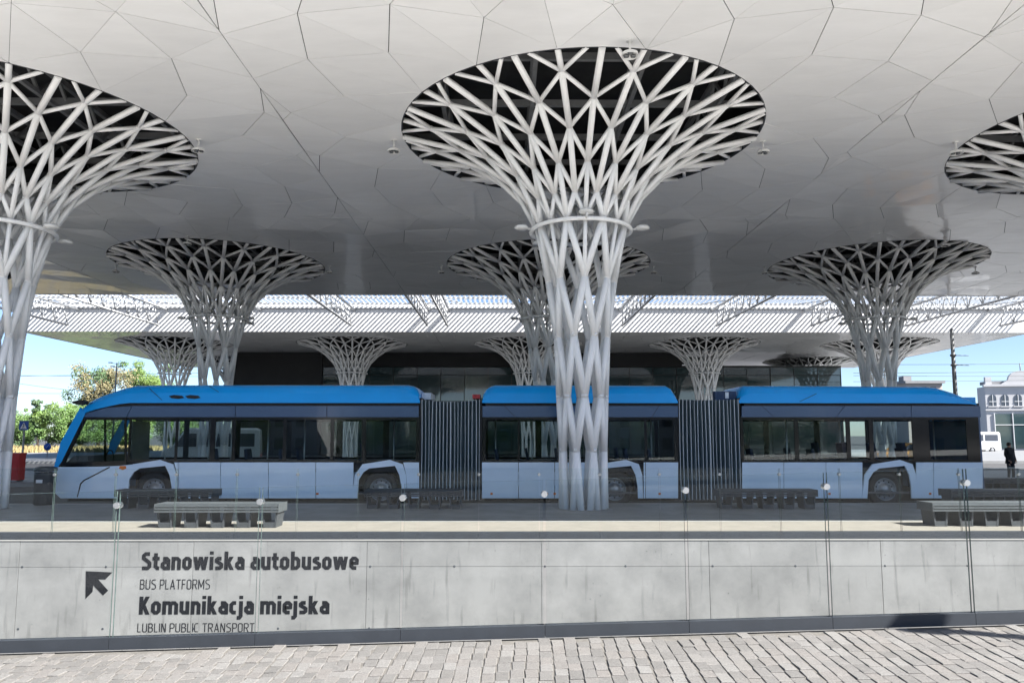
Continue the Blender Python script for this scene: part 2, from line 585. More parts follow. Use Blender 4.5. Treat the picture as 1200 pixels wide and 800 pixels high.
# second platform beyond the bus and the strip before the station building
tag(MB().box(-45, 45, 28.5, 38.0, ROAD - .05, 0.0).build('far_platform_pavement', 'pave_grey'), kind='structure')
tag(MB().box(-60, 60, 52.0, 95.0, ROAD - .05, 0.002).build('station_pavement', 'pave_grey'), kind='structure')
# sunken ramp between the two glass fences
SLOPE = 0.0255


def plaza_z(x, y):
    return 0.305 + SLOPE * x + 0.022 * (y - 5.45)


tag(MB().box(-70, 70, 5.6, WALL_Y + .02, -3.3, -3.1).build('ramp', 'ramp_concrete'), kind='structure')
q = [(-40, -16), (40, -16), (40, 5.52), (-40, 5.52)]
tag(MB().add([(x, y, plaza_z(x, y) - 0.028) for x, y in q], [(0, 1, 2, 3)]).build('plaza_bedding', 'joint_sand'), kind='structure')
q2 = [(-40, -16), (40, -16), (40, 2.85), (-40, 2.85)]
plz = MB()
plz.add([(x, y, plaza_z(x, y)) for x, y in q2], [(0, 1, 2, 3)])
for sx0, sx1 in ((-40, -7.2), (7.7, 40)):
    plz.add([(x, y, plaza_z(x, y)) for x, y in ((sx0, 2.85), (sx1, 2.85), (sx1, 5.40), (sx0, 5.40))], [(0, 1, 2, 3)])
tag(plz.build('plaza', 'plaza'), kind='structure')
tag(MB().add([(-1600, -3000, -1.3), (1600, -3000, -1.3), (1600, -15.9, -1.3), (-1600, -15.9, -1.3)], [(0, 1, 2, 3)]).build('street', 'asphalt'), kind='structure')
rw = MB()
rw.add([(-70, 5.56, plaza_z(-70, 5.5) - .03), (70, 5.56, plaza_z(70, 5.5) - .03), (70, 5.56, -3.2), (-70, 5.56, -3.2)], [(0, 1, 2, 3)])
tag(rw.build('ramp_side', 'concrete'), kind='structure')

# ---- cobbles: each a rough little block, the nearest 300 in view single, the others one mesh
cob_root = tag(MB().add([(x, y, plaza_z(x, y) - 0.0065) for x, y in ((-7.2, 2.85), (7.7, 2.85), (7.7, 5.44), (-7.2, 5.44))],
                        [(0, 1, 2, 3)]).build('cobbled_pavement', 'joint_sand'), kind='structure')
rc = random.Random(3)
stones = []
PIT = 0.086
for i in range(-90, 96):                 # columns of setts running away from the street, joints staggered
    x_c = i * PIT + rc.uniform(-.004, .004)
    yy = 2.72 + rc.uniform(0, .14)
    while yy < 5.5:
        ln = rc.uniform(.115, .165)
        if x_c < -1.0 and rc.random() < .6:
            ln *= .7
        cyy = yy + ln / 2
        wob = .006 * sin(cyy * 5 + i * .7)
        # towards the far end of the plaza the setts are laid in shallow arcs
        sh = .045 if x_c > -1.0 else .045 - .5 * min(1.0, (-1.0 - x_c) / 2.5)
        stones.append((x_c + wob + sh * (cyy - 5), cyy, PIT * rc.uniform(.93, 1.02), ln))
        yy += ln + .003


def stone_geo(mb, X, Y, w, d):
    hw, hd = w / 2 - 0.0015, d / 2 - 0.0015
    t = rc.uniform(-.03, .03)
    if X < -0.8:
        t += rc.uniform(-.16, .16)
    pts = []
    for sx, sy in ((-1, -1), (1, -1), (1, 1), (-1, 1)):
        px = sx * hw * rc.uniform(.95, 1.0)
        py = sy * hd * rc.uniform(.95, 1.0)
        pts.append((px * cos(t) - py * sin(t), px * sin(t) + py * cos(t)))
    h = rc.uniform(-.002, .002)
    tx, ty = rc.uniform(-.03, .03), rc.uniform(-.03, .03)
    low = [(X + a, Y + b, plaza_z(X + a, Y + b) - .03) for a, b in pts]
    mid = [(X + a, Y + b, plaza_z(X + a, Y + b) + h - .0028 + a * tx + b * ty) for a, b in pts]
    top = [(X + a * .93, Y + b * .93, plaza_z(X + a, Y + b) + h + a * tx + b * ty) for a, b in pts]
    n = 4
    fs = [(8, 9, 10, 11)]
    for i in range(4):
        k = (i + 1) % 4
        fs += [(i, k, n + k, n + i), (n + i, n + k, 2 * n + k, 2 * n + i)]
    mb.add(low + mid + top, fs)


def proj(P):
    P = Vector(P) - Vector((0, 0, EYE))
    c, s = cos(YAW), sin(YAW)
    x, y, z = P.x * c - P.y * s, P.x * s + P.y * c, P.z
    d = y * cos(PITCH) + z * sin(PITCH)
    u = -y * sin(PITCH) + z * cos(PITCH)
    if d < .1:
        return None
    return 600 + F_PX * x / d, 400 + CY - F_PX * u / d


vis, rest = [], []
for s in stones:
    if not (2.8 < s[1] < 5.40 and -7.1 < s[0] < 7.6):
        continue
    p = proj((s[0], s[1], plaza_z(s[0], s[1])))
    (vis if p and -10 < p[0] < 1210 and p[1] < 812 else rest).append((s[1], s))
vis.sort(key=lambda t: t[0])
singles = [s for _, s in vis[:300]]
rest = [s for _, s in rest] + [s for _, s in vis[300:]]
for s in singles:
    mb = MB()
    stone_geo(mb, *s)
    mb.build('cobble', 'cobble', cob_root)
mb = MB()
for s in rest:
    stone_geo(mb, *s)
tag(mb.build('cobble_field', 'cobble', cob_root), kind='stuff')

# ------------------------------------------------------------------ concrete wall with lettering
wall = thing('concrete_wall', (0, WALL_Y, 0), 'cast concrete retaining wall with dark direction lettering below the far glass fence', 'wall')
JX = [-13.75, -10.88, -8.01, -5.15, -2.29, 0.6, 3.38, 6.25, 9.12, 12.0, 14.9]
wo_ = (0, WALL_Y, 0)
MB(wo_).box(-70, 70, WALL_Y + .012, WALL_Y + .30, -3.2, -0.012).build('wall_core', 'concrete', wall)
for i in range(len(JX) - 1):
    for z0, z1 in ((-3.1, -0.436), (-0.430, -0.012)):
        g = 0.004
        MB(wo_).box(JX[i] + g, JX[i + 1] - g, WALL_Y - .001 * (i % 2), WALL_Y + .02, z0, z1).build('concrete_panel', 'concrete', wall)
MB(wo_).box(-30, 30, WALL_Y - .012, WALL_Y + .31, -0.012, 0.0).build('coping', 'pave_light', wall)
for i in range(len(JX) - 1):
    for k in (0.02, 0.5):
        x = JX[i] + k * (JX[i + 1] - JX[i])
        for zz in (-0.432,) + ((-1.42,) if k else ()):
            MB(wo_).lathe([(0.0, -.003), (0.017, -.003), (0.023, 0.004)], (x, WALL_Y, zz), 'y', 12).build('tie_hole', 'dark_rail', wall)


# lettering drawn stroke by stroke: squarish condensed letters (cap height 1, x-height .74)
def glyphs(t):
    h = t / 2
    G = {}

    def put(ch, w, *paths):
        G[ch] = (w, paths)
    xh, asc = .74, 1.03
    w = .52 if t > .15 else .46
    L, R, B, T, c, m = h, w - h, h, xh - h, .10, .40
    put('o', w, [(L + c, B), (R - c, B), (R, B + c), (R, T - c), (R - c, T), (L + c, T), (L, T - c), (L, B + c), (L + c, B)])
    put('n', w, [(L, 0), (L, xh)], [(L, T - c), (L + c, T), (R - c, T), (R, T - c), (R, 0)])
    put('u', w, [(L, xh), (L, B + c), (L + c, B), (R - c, B), (R, B + c)], [(R, 0), (R, xh)])
    put('a', w - .02, [(L + .02, T), (R - c, T), (R, T - c), (R, 0)], [(R, m + .03), (L + c, m + .03), (L, m - .06), (L, B + c), (L + c, B), (R - .06, B), (R, B + .06)])
    put('e', w - .02, [(R - .03, B), (L + c, B), (L, B + c), (L, T - c), (L + c, T), (R - c, T), (R, T - c), (R, m - .03), (L, m - .03)])
    put('s', w - .07, [(L - h * .6, B), (R - c - .03, B), (R - .05, B + .07), (R - .05, m - .09), (R - .13, m - .03), (L + .08, m + .03), (L, m + .08), (L, T - .07), (L + c * .8, T), (R - .05, T)])
    put('t', .36, [(L + .05, xh + .2), (L + .05, B + c), (L + .05 + c, B), (.36, B)], [(-.03, T), (.36, T)])
    put('k', w, [(L, 0), (L, asc)], ('d', L + .06, .30, R - .03, xh), ('d', L + .10, .44, R, 0))
    put('w', .82, ('d', h, xh, .23, 0), ('d', .23, 0, .41, xh), ('d', .41, xh, .59, 0), ('d', .59, 0, .82 - h, xh))
    put('i', t, [(L, 0), (L, xh)], [(L, .86), (L, 1.04)])
    put('j', t, [(L, xh), (L, -.10), (L - .07, -.19), (L - .2, -.19)], [(L, .86), (L, 1.04)])
    put('b', w, [(L, 0), (L, asc)], [(L, T), (R - c, T), (R, T - c), (R, B + c), (R - c, B), (L, B)])
    put('c', w - .08, [(R - .06, B), (L + c, B), (L, B + c), (L, T - c), (L + c, T), (R - .06, T)])
    put('m', .84, [(L, 0), (L, xh)], [(L, T - c), (L + c, T), (.42 - c * .7, T), (.42, T - c), (.42, 0)], [(.42, T - c), (.42 + c, T), (.84 - h - c, T), (.84 - h, T - c), (.84 - h, 0)])
    W = .54 if t > .15 else .48
    R, T, m = W - h, 1 - h, .52
    put('S', W, [(L - h * .6, B), (R - c, B), (R, B + c), (R, m - .14), (R - .1, m - .04), (L + .1, m + .06), (L, m + .14), (L, T - c), (L + c, T), (R, T)])
    put('K', W + .02, [(L, 0), (L, 1)], ('d', L + .06, .40, R - .01, 1), ('d', L + .10, .58, R + .02, 0))
    put('B', W, [(L, 0), (L, 1)], [(L, T), (R - c - .03, T), (R - .03, T - c), (R - .03, m + c), (R - c - .03, m), (L, m)], [(R - c - .03, m), (R, m - c), (R, B + c), (R - c, B), (L, B)])
    put('U', W, [(L, 1), (L, B + c), (L + c, B), (R - c, B), (R, B + c), (R, 1)])
    put('P', W - .02, [(L, 0), (L, 1)], [(L, T), (R - c, T), (R, T - c), (R, .45 + c), (R - c, .45), (L, .45)])
    put('L', W - .1, [(L, 1), (L, B), (R - .08, B)])
    put('A', W + .04, ('d', h, 0, W / 2 + .02, 1), ('d', W / 2 + .02, 1, W + .04 - h, 0), [(.12, .3), (W - .08, .3)])
    put('T', W - .02, [((W - .02) / 2, 0), ((W - .02) / 2, T)], [(0, T), (W - .02, T)])
    put('F', W - .08, [(L, 0), (L, T), (R - .06, T)], [(L, m), (R - .1, m)])
    put('O', W, [(L + c, B), (R - c, B), (R, B + c), (R, T - c), (R - c, T), (L + c, T), (L, T - c), (L, B + c), (L + c, B)])
    put('R', W, [(L, 0), (L, 1)], [(L, T), (R - c, T), (R, T - c), (R, .48 + c), (R - c, .48), (L, .48)], ('d', W * .5, .48, R, 0))
    put('M', W + .14, [(L, 0), (L, 1)], [(R + .14, 0), (R + .14, 1)], ('d', L, 1, (W + .14) / 2, .2), ('d', (W + .14) / 2, .2, R + .14, 1))
    put('N', W, [(L, 0), (L, 1)], [(R, 0), (R, 1)], ('d', L + h * .3, 1, R - h * .3, 0))
    put('I', t, [(L, 0), (L, 1)])
    put('C', W - .04, [(R - .05, B), (L + c, B), (L, B + c), (L, T - c), (L + c, T), (R - .05, T)])
    return G


def stroke_quads(path, t):
    if path[0] == 'd':          # slanted stroke cut level at both ends
        _, x0, y0, x1, y1 = path
        k = t / 2 * hypot(x1 - x0, y1 - y0) / max(.05, abs(y1 - y0))
        return [(Vector((x0 - k, y0)), Vector((x0 + k, y0)), Vector((x1 + k, y1)), Vector((x1 - k, y1)))]
    """mitred outline of a polyline, as quads in the letter plane"""
    P = [Vector(p) for p in path]
    closed = (P[0] - P[-1]).length < 1e-6
    if closed:
        P = P[:-1]
    n = len(P)
    offs = []
    for i in range(n):
        d1 = (P[i] - P[i - 1]).normalized() if closed or i > 0 else None
        d2 = (P[(i + 1) % n] - P[i]).normalized() if closed or i < n - 1 else None
        d1 = d1 if d1 is not None else d2
        d2 = d2 if d2 is not None else d1
        n1, n2 = Vector((-d1.y, d1.x)), Vector((-d2.y, d2.x))
        b = (n1 + n2).normalized()
        offs.append(b * (t / 2) / max(.82, b.dot(n1)))
    q = []
    for i in range(n if closed else n - 1):
        j = (i + 1) % n
        q.append((P[i] + offs[i], P[j] + offs[j], P[j] - offs[j], P[i] - offs[i]))
    return q


def lettering(body, px0, px1, pyt, pyb, t):
    G = glyphs(t)
    quads, x = [], 0.0
    sp = .075 if t > .15 else .12
    lay = 0
    for ch in body:
        if ch == ' ':
            x += .27
            continue
        w, paths = G[ch]
        for p in paths:
            lay += 1
            for q in stroke_quads(p, t):
                quads.append((lay % 6, [(x + v.x, v.y) for v in q]))
        x += w + sp
    x -= sp
    a, b = at_y(px0, pyb, WALL_Y), at_y(px1, pyb, WALL_Y)
    sx, sz = (b.x - a.x) / x, at_y(px0, pyt, WALL_Y).z - a.z
    mb = MB(wo_)
    for lay, q in quads:
        d = .0040 + lay * .0003
        vs = [(a.x + u * sx, WALL_Y - d, a.z + v * sz) for u, v in q]
        mb.add(vs, [(0, 1, 2, 3)])
    o = mb.build('lettering', 'letter', wall)
    return tag(o, 'dark lettering reading ' + body)


lettering('Stanowiska autobusowe', 165.7, 420, 646.5, 667.5, 0.205)
lettering('BUS PLATFORMS', 164, 246, 678.5, 690, 0.085)
lettering('Komunikacja miejska', 162.8, 385.6, 698.5, 719.5, 0.205)
lettering('LUBLIN PUBLIC TRANSPORT', 160.9, 298, 729.8, 740.2, 0.085)
arrow = []
for ax, ay in ((208, 288), (518, 302), (435, 385), (350, 382), (468, 515), (408, 572), (292, 450), (285, 530), (203, 612)):
    p = at_y(80 + ax / 10, 640 + ay / 10, WALL_Y)
    arrow.append((p.x, p.z))
tag(MB(wo_).prism(arrow, 'y', WALL_Y - .0045, WALL_Y - .0015).build('arrow', 'letter', wall), 'dark arrow pointing up and left')


# ------------------------------------------------------------------ glass fences
def clamp_geo(o, x, y, z, r):
    mb = MB(o)
    mb.lathe([(0.0, -.034), (r * .9, -.034), (r, -.028), (r, -.012), (r * .6, -.010), (r * .6, .010), (r, .012), (r, .028), (0, .030)],
             (x, y, z), 'y', 18, smooth=False)
    return mb


def glass_fence(name, label, xs, y, zb, zt, thick, gap, shoe_h, clamp_dz, clamp_r, base_y0, base_y1, slope):
    root = thing(name, (xs[0], y, zb(xs[0]) - shoe_h), label, 'fence')
    o = root.location
    for i in range(len(xs) - 1):
        a, b = xs[i] + gap / 2, xs[i + 1] - gap / 2
        mb = MB(o)
        pts = [(a, zb(a)), (b, zb(b)), (b, zt(b)), (a, zt(a))]
        vs = [(p[0], y - thick / 2, p[1]) for p in pts] + [(p[0], y + thick / 2, p[1]) for p in pts]
        mb.add(vs, [(0, 1, 2, 3), (7, 6, 5, 4)], mi=0)
        mb.add(vs, [(0, 4, 5, 1), (1, 5, 6, 2), (2, 6, 7, 3), (3, 7, 4, 0)], mi=1)
        mb.build('glass_panel', ['glass', 'glass_edge'], root)
        x = xs[i]
        clamp_geo(o, x, y, zt(x) - clamp_dz, clamp_r).build('clamp', 'chrome', root)
    # base rail, one length for each pane
    for i in range(len(xs) - 1):
        a, b = xs[i] + .0015, xs[i + 1] - .0015
        mb = MB(o)
        vs = []
        for x in (a, b):
            for yy in (base_y0, base_y1):
                vs += [(x, yy, zb(x) - shoe_h), (x, yy, zb(x) + .004)]
        mb.add(vs, [(0, 1, 3, 2), (4, 6, 7, 5), (0, 4, 5, 1), (2, 3, 7, 6), (1, 5, 7, 3), (0, 2, 6, 4)])
        mb.build('base_rail', 'dark_rail', root)
    return root


FY = 5.50
fx = [at_y(135, 660, FY).x + 1.0125 * k for k in range(-5, 13)]
glass_fence('glass_fence', 'frameless clear glass fence standing on the cobbled pavement with round steel clamps', fx, FY,
            lambda x: 0.383 + SLOPE * x, lambda x: 1.392 + SLOPE * x, 0.017, 0.022, 0.078, 0.098, 0.023, FY - .03, FY + .03, SLOPE)
BY = 12.93
bx0 = at_y(62.5, 590, BY).x
bsp = (at_y(1055, 590, BY).x - bx0) / 14.0
bxs = [bx0 + bsp * k for k in range(-4, 21)]
glass_fence('glass_fence', 'frameless clear glass fence on top of the concrete retaining wall', bxs, BY,
            lambda x: 0.112, lambda x: 1.165, 0.017, 0.02, 0.112, 0.10, 0.024, BY - .06, BY + .06, 0)

# ------------------------------------------------------------------ lattice columns
S = 14.25
CX0, D1, R_H = 1.848, 18.196, 4.396
CEIL = EYE + 7.408
TOPZ = 10.95
BAYS_X = [CX0 + S * k for k in (-2, -1, 0, 1, 2)]
ROWS = [D1, D1 + S, D1 + 3 * S, D1 + 4 * S]
E_ = EYE


def lattice_members():
    """list of (kind, p0, p1, r0, r1) in the column's own frame"""
    A = pi / 8
    st = -pi / 2
    rings = [  # z, r, offset in half steps
        (E_ + 5.60, 1.27, .5), (E_ + 6.18, 1.70, 0), (E_ + 6.70, 2.34, .5), (E_ + 7.06, 2.98, 0), (E_ + 7.31, 3.70, .5),
        (E_ + 7.50, 4.86, 0)]
    rim = (E_ + 7.47, 4.37)

    def P(k, i):
        z, r, o = rings[k]
        t = st + (i + o) * A
        return Vector((r * cos(t), r * sin(t), z))

    def Q(z, r, i):       # trunk node, i in units of 22.5 degrees
        t = st + i * A
        return Vector((r * cos(t), r * sin(t), z))
    mem = []
    DG, RD = 0.046, 0.064
    for k in range(5):
        for i in range(16):
            a = P(k, i)
            o = rings[k][2]
            # neighbours half a step to either side
            for j in ((i, i + 1) if o else (i - 1, i)):
                b = P(k + 1, j)
                mem.append(('diagonal_tube', a, b, DG + .008 * (4 - k) * .4, DG + .008 * (4 - k) * .3))
            if k + 2 <= 5:
                mem.append(('radial_tube', a, P(k + 2, i), RD + .006, RD + .006))
    for i in range(16):   # last ring to the rim
        a = P(4, i)
        t = st + (i + .5) * A
        mem.append(('radial_tube', a, Vector((rim[1] * cos(t), rim[1] * sin(t), rim[0])), RD, RD))
    # trunk: eight nodes on each level, turned by 22.5 degrees from level to level
    lev = [(E_ + 5.06, 1.10, 1), (E_ + 3.74, 0.80, 0), (E_ + 2.36, 0.63, 1), (E_ + 0.92, 0.55, 0), (E_ - 0.34, 0.52, 1),
           (0.0, 0.51, 0)]
    TR = 0.083
    for k in range(len(lev) - 1):
        z, r, o = lev[k]
        z2, r2, o2 = lev[k + 1]
        for i in range(8):
            a = Q(z, r, 2 * i + o)
            for d in (-1, 1):
                if k == len(lev) - 2:
                    b = Q(z2, r2, 2 * i + o + d * 0.47)
                else:
                    b = Q(z2, r2, 2 * i + o + d)
                mem.append(('trunk_tube', a, b, TR * (0.92 if k == 0 else 1.0), TR))
    # trunk to crown
    for i in range(8):
        n5 = Q(lev[0][0], lev[0][1], 2 * i + 1)
        mem.append(('radial_tube', n5, P(1, 2 * i + 1), RD + .005, RD))
        mem.append(('diagonal_tube', n5, P(0, 2 * i), .075, .068))
        mem.append(('diagonal_tube', n5, P(0, 2 * i + 1), .075, .068))
        mem.append(('radial_tube', Q(lev[1][0], lev[1][1], 2 * i), Q(lev[0][0], 1.10, 2 * i), .05, .05))
        mem.append(('radial_tube', Q(lev[0][0], 1.10, 2 * i), P(1, 2 * i), .05, .06))
        for d in (-1, 0):
            mem.append(('diagonal_tube', Q(lev[0][0], 1.10, 2 * i), P(0, 2 * i + d), .048, .05))
    out = []
    for kind, a, b, r0, r1 in mem:      # cut everything at the rim of the hole
        if hypot(b.x, b.y) > 4.36:
            lo, hi = 0.0, 1.0
            for _ in range(30):
                md = (lo + hi) / 2
                q = a.lerp(b, md)
                lo, hi = (md, hi) if hypot(q.x, q.y) < 4.36 else (lo, md)
            b = a.lerp(b, lo)
        if (b - a).length > .05:
            out.append((kind, a, b, r0, r1))
    return out


MEM = lattice_members()


def member_geo(mb, a, b, r0, r1):
    d = (b - a).normalized()
    mb.tube(a - d * (r0 * .6), b + d * (r1 * .6), r0, 8, r1)


def ring_torus(mb, R, r, z, n=40, m=8):
    vs, fs = [], []
    for i in range(n):
        t = 2 * pi * i / n
        for k in range(m):
            u = 2 * pi * k / m
            rr = R + r * cos(u)
            vs.append((rr * cos(t), rr * sin(t), z + r * sin(u)))
    for i in range(n):
        for k in range(m):
            fs.append((i * m + k, ((i + 1) % n) * m + k, ((i + 1) % n) * m + (k + 1) % m, i * m + (k + 1) % m))
    mb.add(vs, fs, True)


RING_Z = E_ + 4.98
mem_mesh = []
for kind, a, b, r0, r1 in MEM:
    mb = MB()
    member_geo(mb, a, b, r0, r1)
    me = mb.mesh(kind)
    me.materials.append(M['steel_white'])
    mem_mesh.append((kind, me))
mb = MB()
ring_torus(mb, 1.22, 0.052, RING_Z)
ring_me = mb.mesh('service_ring')
ring_me.materials.append(M['steel_white'])
LAMP_ANG = [radians(a) for a in (-90, -12, 192, 50, 130)]
lamp_me = []
for t in LAMP_ANG:
    mb = MB()
    c = Vector((1.50 * cos(t), 1.50 * sin(t), RING_Z + .02))
    mb.tube((1.22 * cos(t), 1.22 * sin(t), RING_Z), c, .028, 8)
    if t == LAMP_ANG[0]:
        c = Vector((1.30 * cos(t), 1.30 * sin(t), RING_Z + .13))
    n, pr = 16, [(0, -.05), (.13, -.045), (.17, -.015), (.17, .015), (.13, .05), (0, .055)]
    mb.lathe(pr, c, 'z', n)
    me = mb.mesh('ring_lamp')
    me.materials.append(M['lamp_white'])
    lamp_me.append(me)
foot_mb = MB()
foot_mb.lathe([(0.0, .012), (.66, .012), (.68, .002), (.68, -.02)], (0, 0, 0), 'z', 32)
foot_me = foot_mb.mesh('foot_plate')
foot_me.materials.append(M['pave_grey'])

# joined versions for the far columns
mb = MB()
for kind, a, b, r0, r1 in MEM:
    if kind == 'trunk_tube':
        mb.tube(a, b, r0, 6, r1, caps=False)
far_trunk = mb.mesh('trunk_lattice')
far_trunk.materials.append(M['steel_white'])
mb = MB()
for kind, a, b, r0, r1 in MEM:
    if kind != 'trunk_tube':
        mb.tube(a, b, r0, 6, r1, caps=False)
far_crown = mb.mesh('crown_lattice')
far_crown.materials.append(M['steel_white'])

COL_LABEL = {
    (0, 1): 'white steel lattice tree column standing on the platform ahead of the bus front',
    (0, 2): 'white steel lattice tree column standing between the fence and the middle of the bus',
    (0, 3): 'white steel lattice tree column on the platform near the rear of the bus',
    (1, 1): 'grey-white lattice tree column behind the front section of the bus',
    (1, 2): 'grey-white lattice tree column behind the middle section of the bus',
    (1, 3): 'grey-white lattice tree column behind the rear section of the bus',
}
for r, y in enumerate(ROWS):
    for c, x in enumerate(BAYS_X):
        base = 0.0 if r != 2 and r != 3 else 0.0
        if r < 2:
            if (r, c) not in COL_LABEL:
                continue
            root = thing('lattice_column', (x, y, 0), COL_LABEL[(r, c)], 'column', 'lattice tree columns under the near canopy')
            for kind, me in mem_mesh:
                link(kind, me, root)
            link('service_ring', ring_me, root)
            for me in lamp_me:
                link('ring_lamp', me, root)
            link('foot_plate', foot_me, root)
        else:
            if r == 3 and c not in (0, 4):
                continue
            root = thing('lattice_column', (x, y, 0), 'distant lattice tree column under the far canopy by the station building'
                         if r == 2 else 'distant lattice tree column under the back of the far canopy', 'column',
                         'lattice tree columns under the far canopy')
            link('trunk_lattice', far_trunk, root)
            link('crown_lattice', far_crown, root)
            link('service_ring', ring_me, root)

# ------------------------------------------------------------------ canopies
RR = [R_H, 5.85, 6.95, 7.82, 8.62, 9.40, 10.2, 11.0]


def hz(x, y):
    return (sin(x * 12.9898 + y * 78.233) * 43758.5453 % 1.0 - .5) * 0.030


def clip(poly, n, d):
    """keep points with n.p <= d (2-D, z carried along)"""
    out = []
    for i in range(len(poly)):
        a, b = poly[i], poly[(i + 1) % len(poly)]
        da, db = n[0] * a[0] + n[1] * a[1] - d, n[0] * b[0] + n[1] * b[1] - d
        if da <= 0:
            out.append(a)
        if (da < 0 < db) or (db < 0 < da):
            t = da / (da - db)
            out.append(tuple(a[k] + (b[k] - a[k]) * t for k in range(3)))
    return out


def bay_panels(bx, by, x0, x1, y0, y1):
    A = pi / 8
    st = -pi / 2

    def N(k, i):
        t = st + (i + (.5 if k % 2 == 0 else 0)) * A
        p = (bx + RR[k] * cos(t), by + RR[k] * sin(t))
        return (p[0], p[1], hz(round(p[0], 2), round(p[1], 2)))
    res = []

    def inset_tri(tri, gaps):
        poly = list(tri)
        cx = sum(p[0] for p in tri) / 3
        cyy = sum(p[1] for p in tri) / 3
        for k in range(3):
            a, b = tri[k], tri[(k + 1) % 3]
            n = (b[1] - a[1], -(b[0] - a[0]))
            l = hypot(*n)
            n = (n[0] / l, n[1] / l)
            d = n[0] * a[0] + n[1] * a[1]
            if n[0] * cx + n[1] * cyy > d:
                n, d = (-n[0], -n[1]), -d
            poly = clip(poly, n, d - gaps[k])
            if len(poly) < 3:
                return None
        for n, d in (((1, 0), x1 - .012), ((-1, 0), -x0 - .012), ((0, 1), y1 - .006), ((0, -1), -y0 - .006)):
            poly = clip(poly, n, d)
            if len(poly) < 3:
                return None
        ar = abs(sum(poly[i][0] * poly[(i + 1) % len(poly)][1] - poly[(i + 1) % len(poly)][0] * poly[i][1] for i in range(len(poly)))) / 2
        return poly if ar > 0.01 else None
    g, gr = 0.008, 0.0035
    for i in range(16):
        # next to the hole: ring-1 node and the arc below it
        t0 = st + (i - .5) * A
        arc = []
        for s in range(7):
            t = t0 + A * (s + (.02 if s == 0 else -.02 if s == 6 else 0)) / 6
            arc.append((bx + (R_H + .012) * cos(t), by + (R_H + .012) * sin(t), 0.0))
        n1 = N(1, i)
        arc.append((n1[0], n1[1], n1[2]))
        cxx = sum(p[0] for p in arc) / len(arc)
        cyy = sum(p[1] for p in arc) / len(arc)
        arc = [(cxx + (p[0] - cxx) * .99, cyy + (p[1] - cyy) * .99, p[2]) for p in arc]
        res.append(arc)
    for k in range(len(RR) - 2):
        for i in range(16):
            a, d = N(k, i), N(k + 2, i)
            if k % 2 == 0:
                b, c = N(k + 1, i), N(k + 1, i + 1)
            else:
                b, c = N(k + 1, i - 1), N(k + 1, i)
            for tri, gp in (((a, b, d), (g, g, gr)), ((a, c, d), (g, g, gr))):
                p = inset_tri(tri, gp)
                if p:
                    res.append(p)
    return res


def panel_geo(mb, poly, zc):
    n = len(poly)
    vs = [(p[0], p[1], zc + p[2]) for p in poly] + [(p[0], p[1], zc + p[2] + .025) for p in poly]
    fs = [tuple(range(n)), tuple(reversed(range(n, 2 * n)))] + [(i, (i + 1) % n, n + (i + 1) % n, n + i) for i in range(n)]
    mb.add(vs, fs)


def plate_with_holes(mb, x0, x1, y0, y1, centres, z, R):
    """flat sheet with round holes, one square ring for every bay"""
    n = 64
    for bx, by, ax0, ax1, ay0, ay1 in centres:
        ring, sq = [], []
        for i in range(n):
            t = 2 * pi * i / n
            c, s_ = cos(t), sin(t)
            ring.append((bx + R * c, by + R * s_, z))
            k = 1e9
            if c > 1e-9: k = min(k, (ax1 - bx) / c)
            if c < -1e-9: k = min(k, (ax0 - bx) / c)
            if s_ > 1e-9: k = min(k, (ay1 - by) / s_)
            if s_ < -1e-9: k = min(k, (ay0 - by) / s_)
            sq.append((bx + k * c, by + k * s_, z))
        # make the corners exact
        for cxn, cyn in ((ax0, ay0), (ax1, ay0), (ax1, ay1), (ax0, ay1)):
            j = min(range(n), key=lambda q: hypot(sq[q][0] - cxn, sq[q][1] - cyn))
            sq[j] = (cxn, cyn, z)
        mb.add(ring + sq, [(i, (i + 1) % n, n + (i + 1) % n, n + i) for i in range(n)])


XL, XR = CX0 - 2.5 * S - .9, CX0 + 2.5 * S + .6


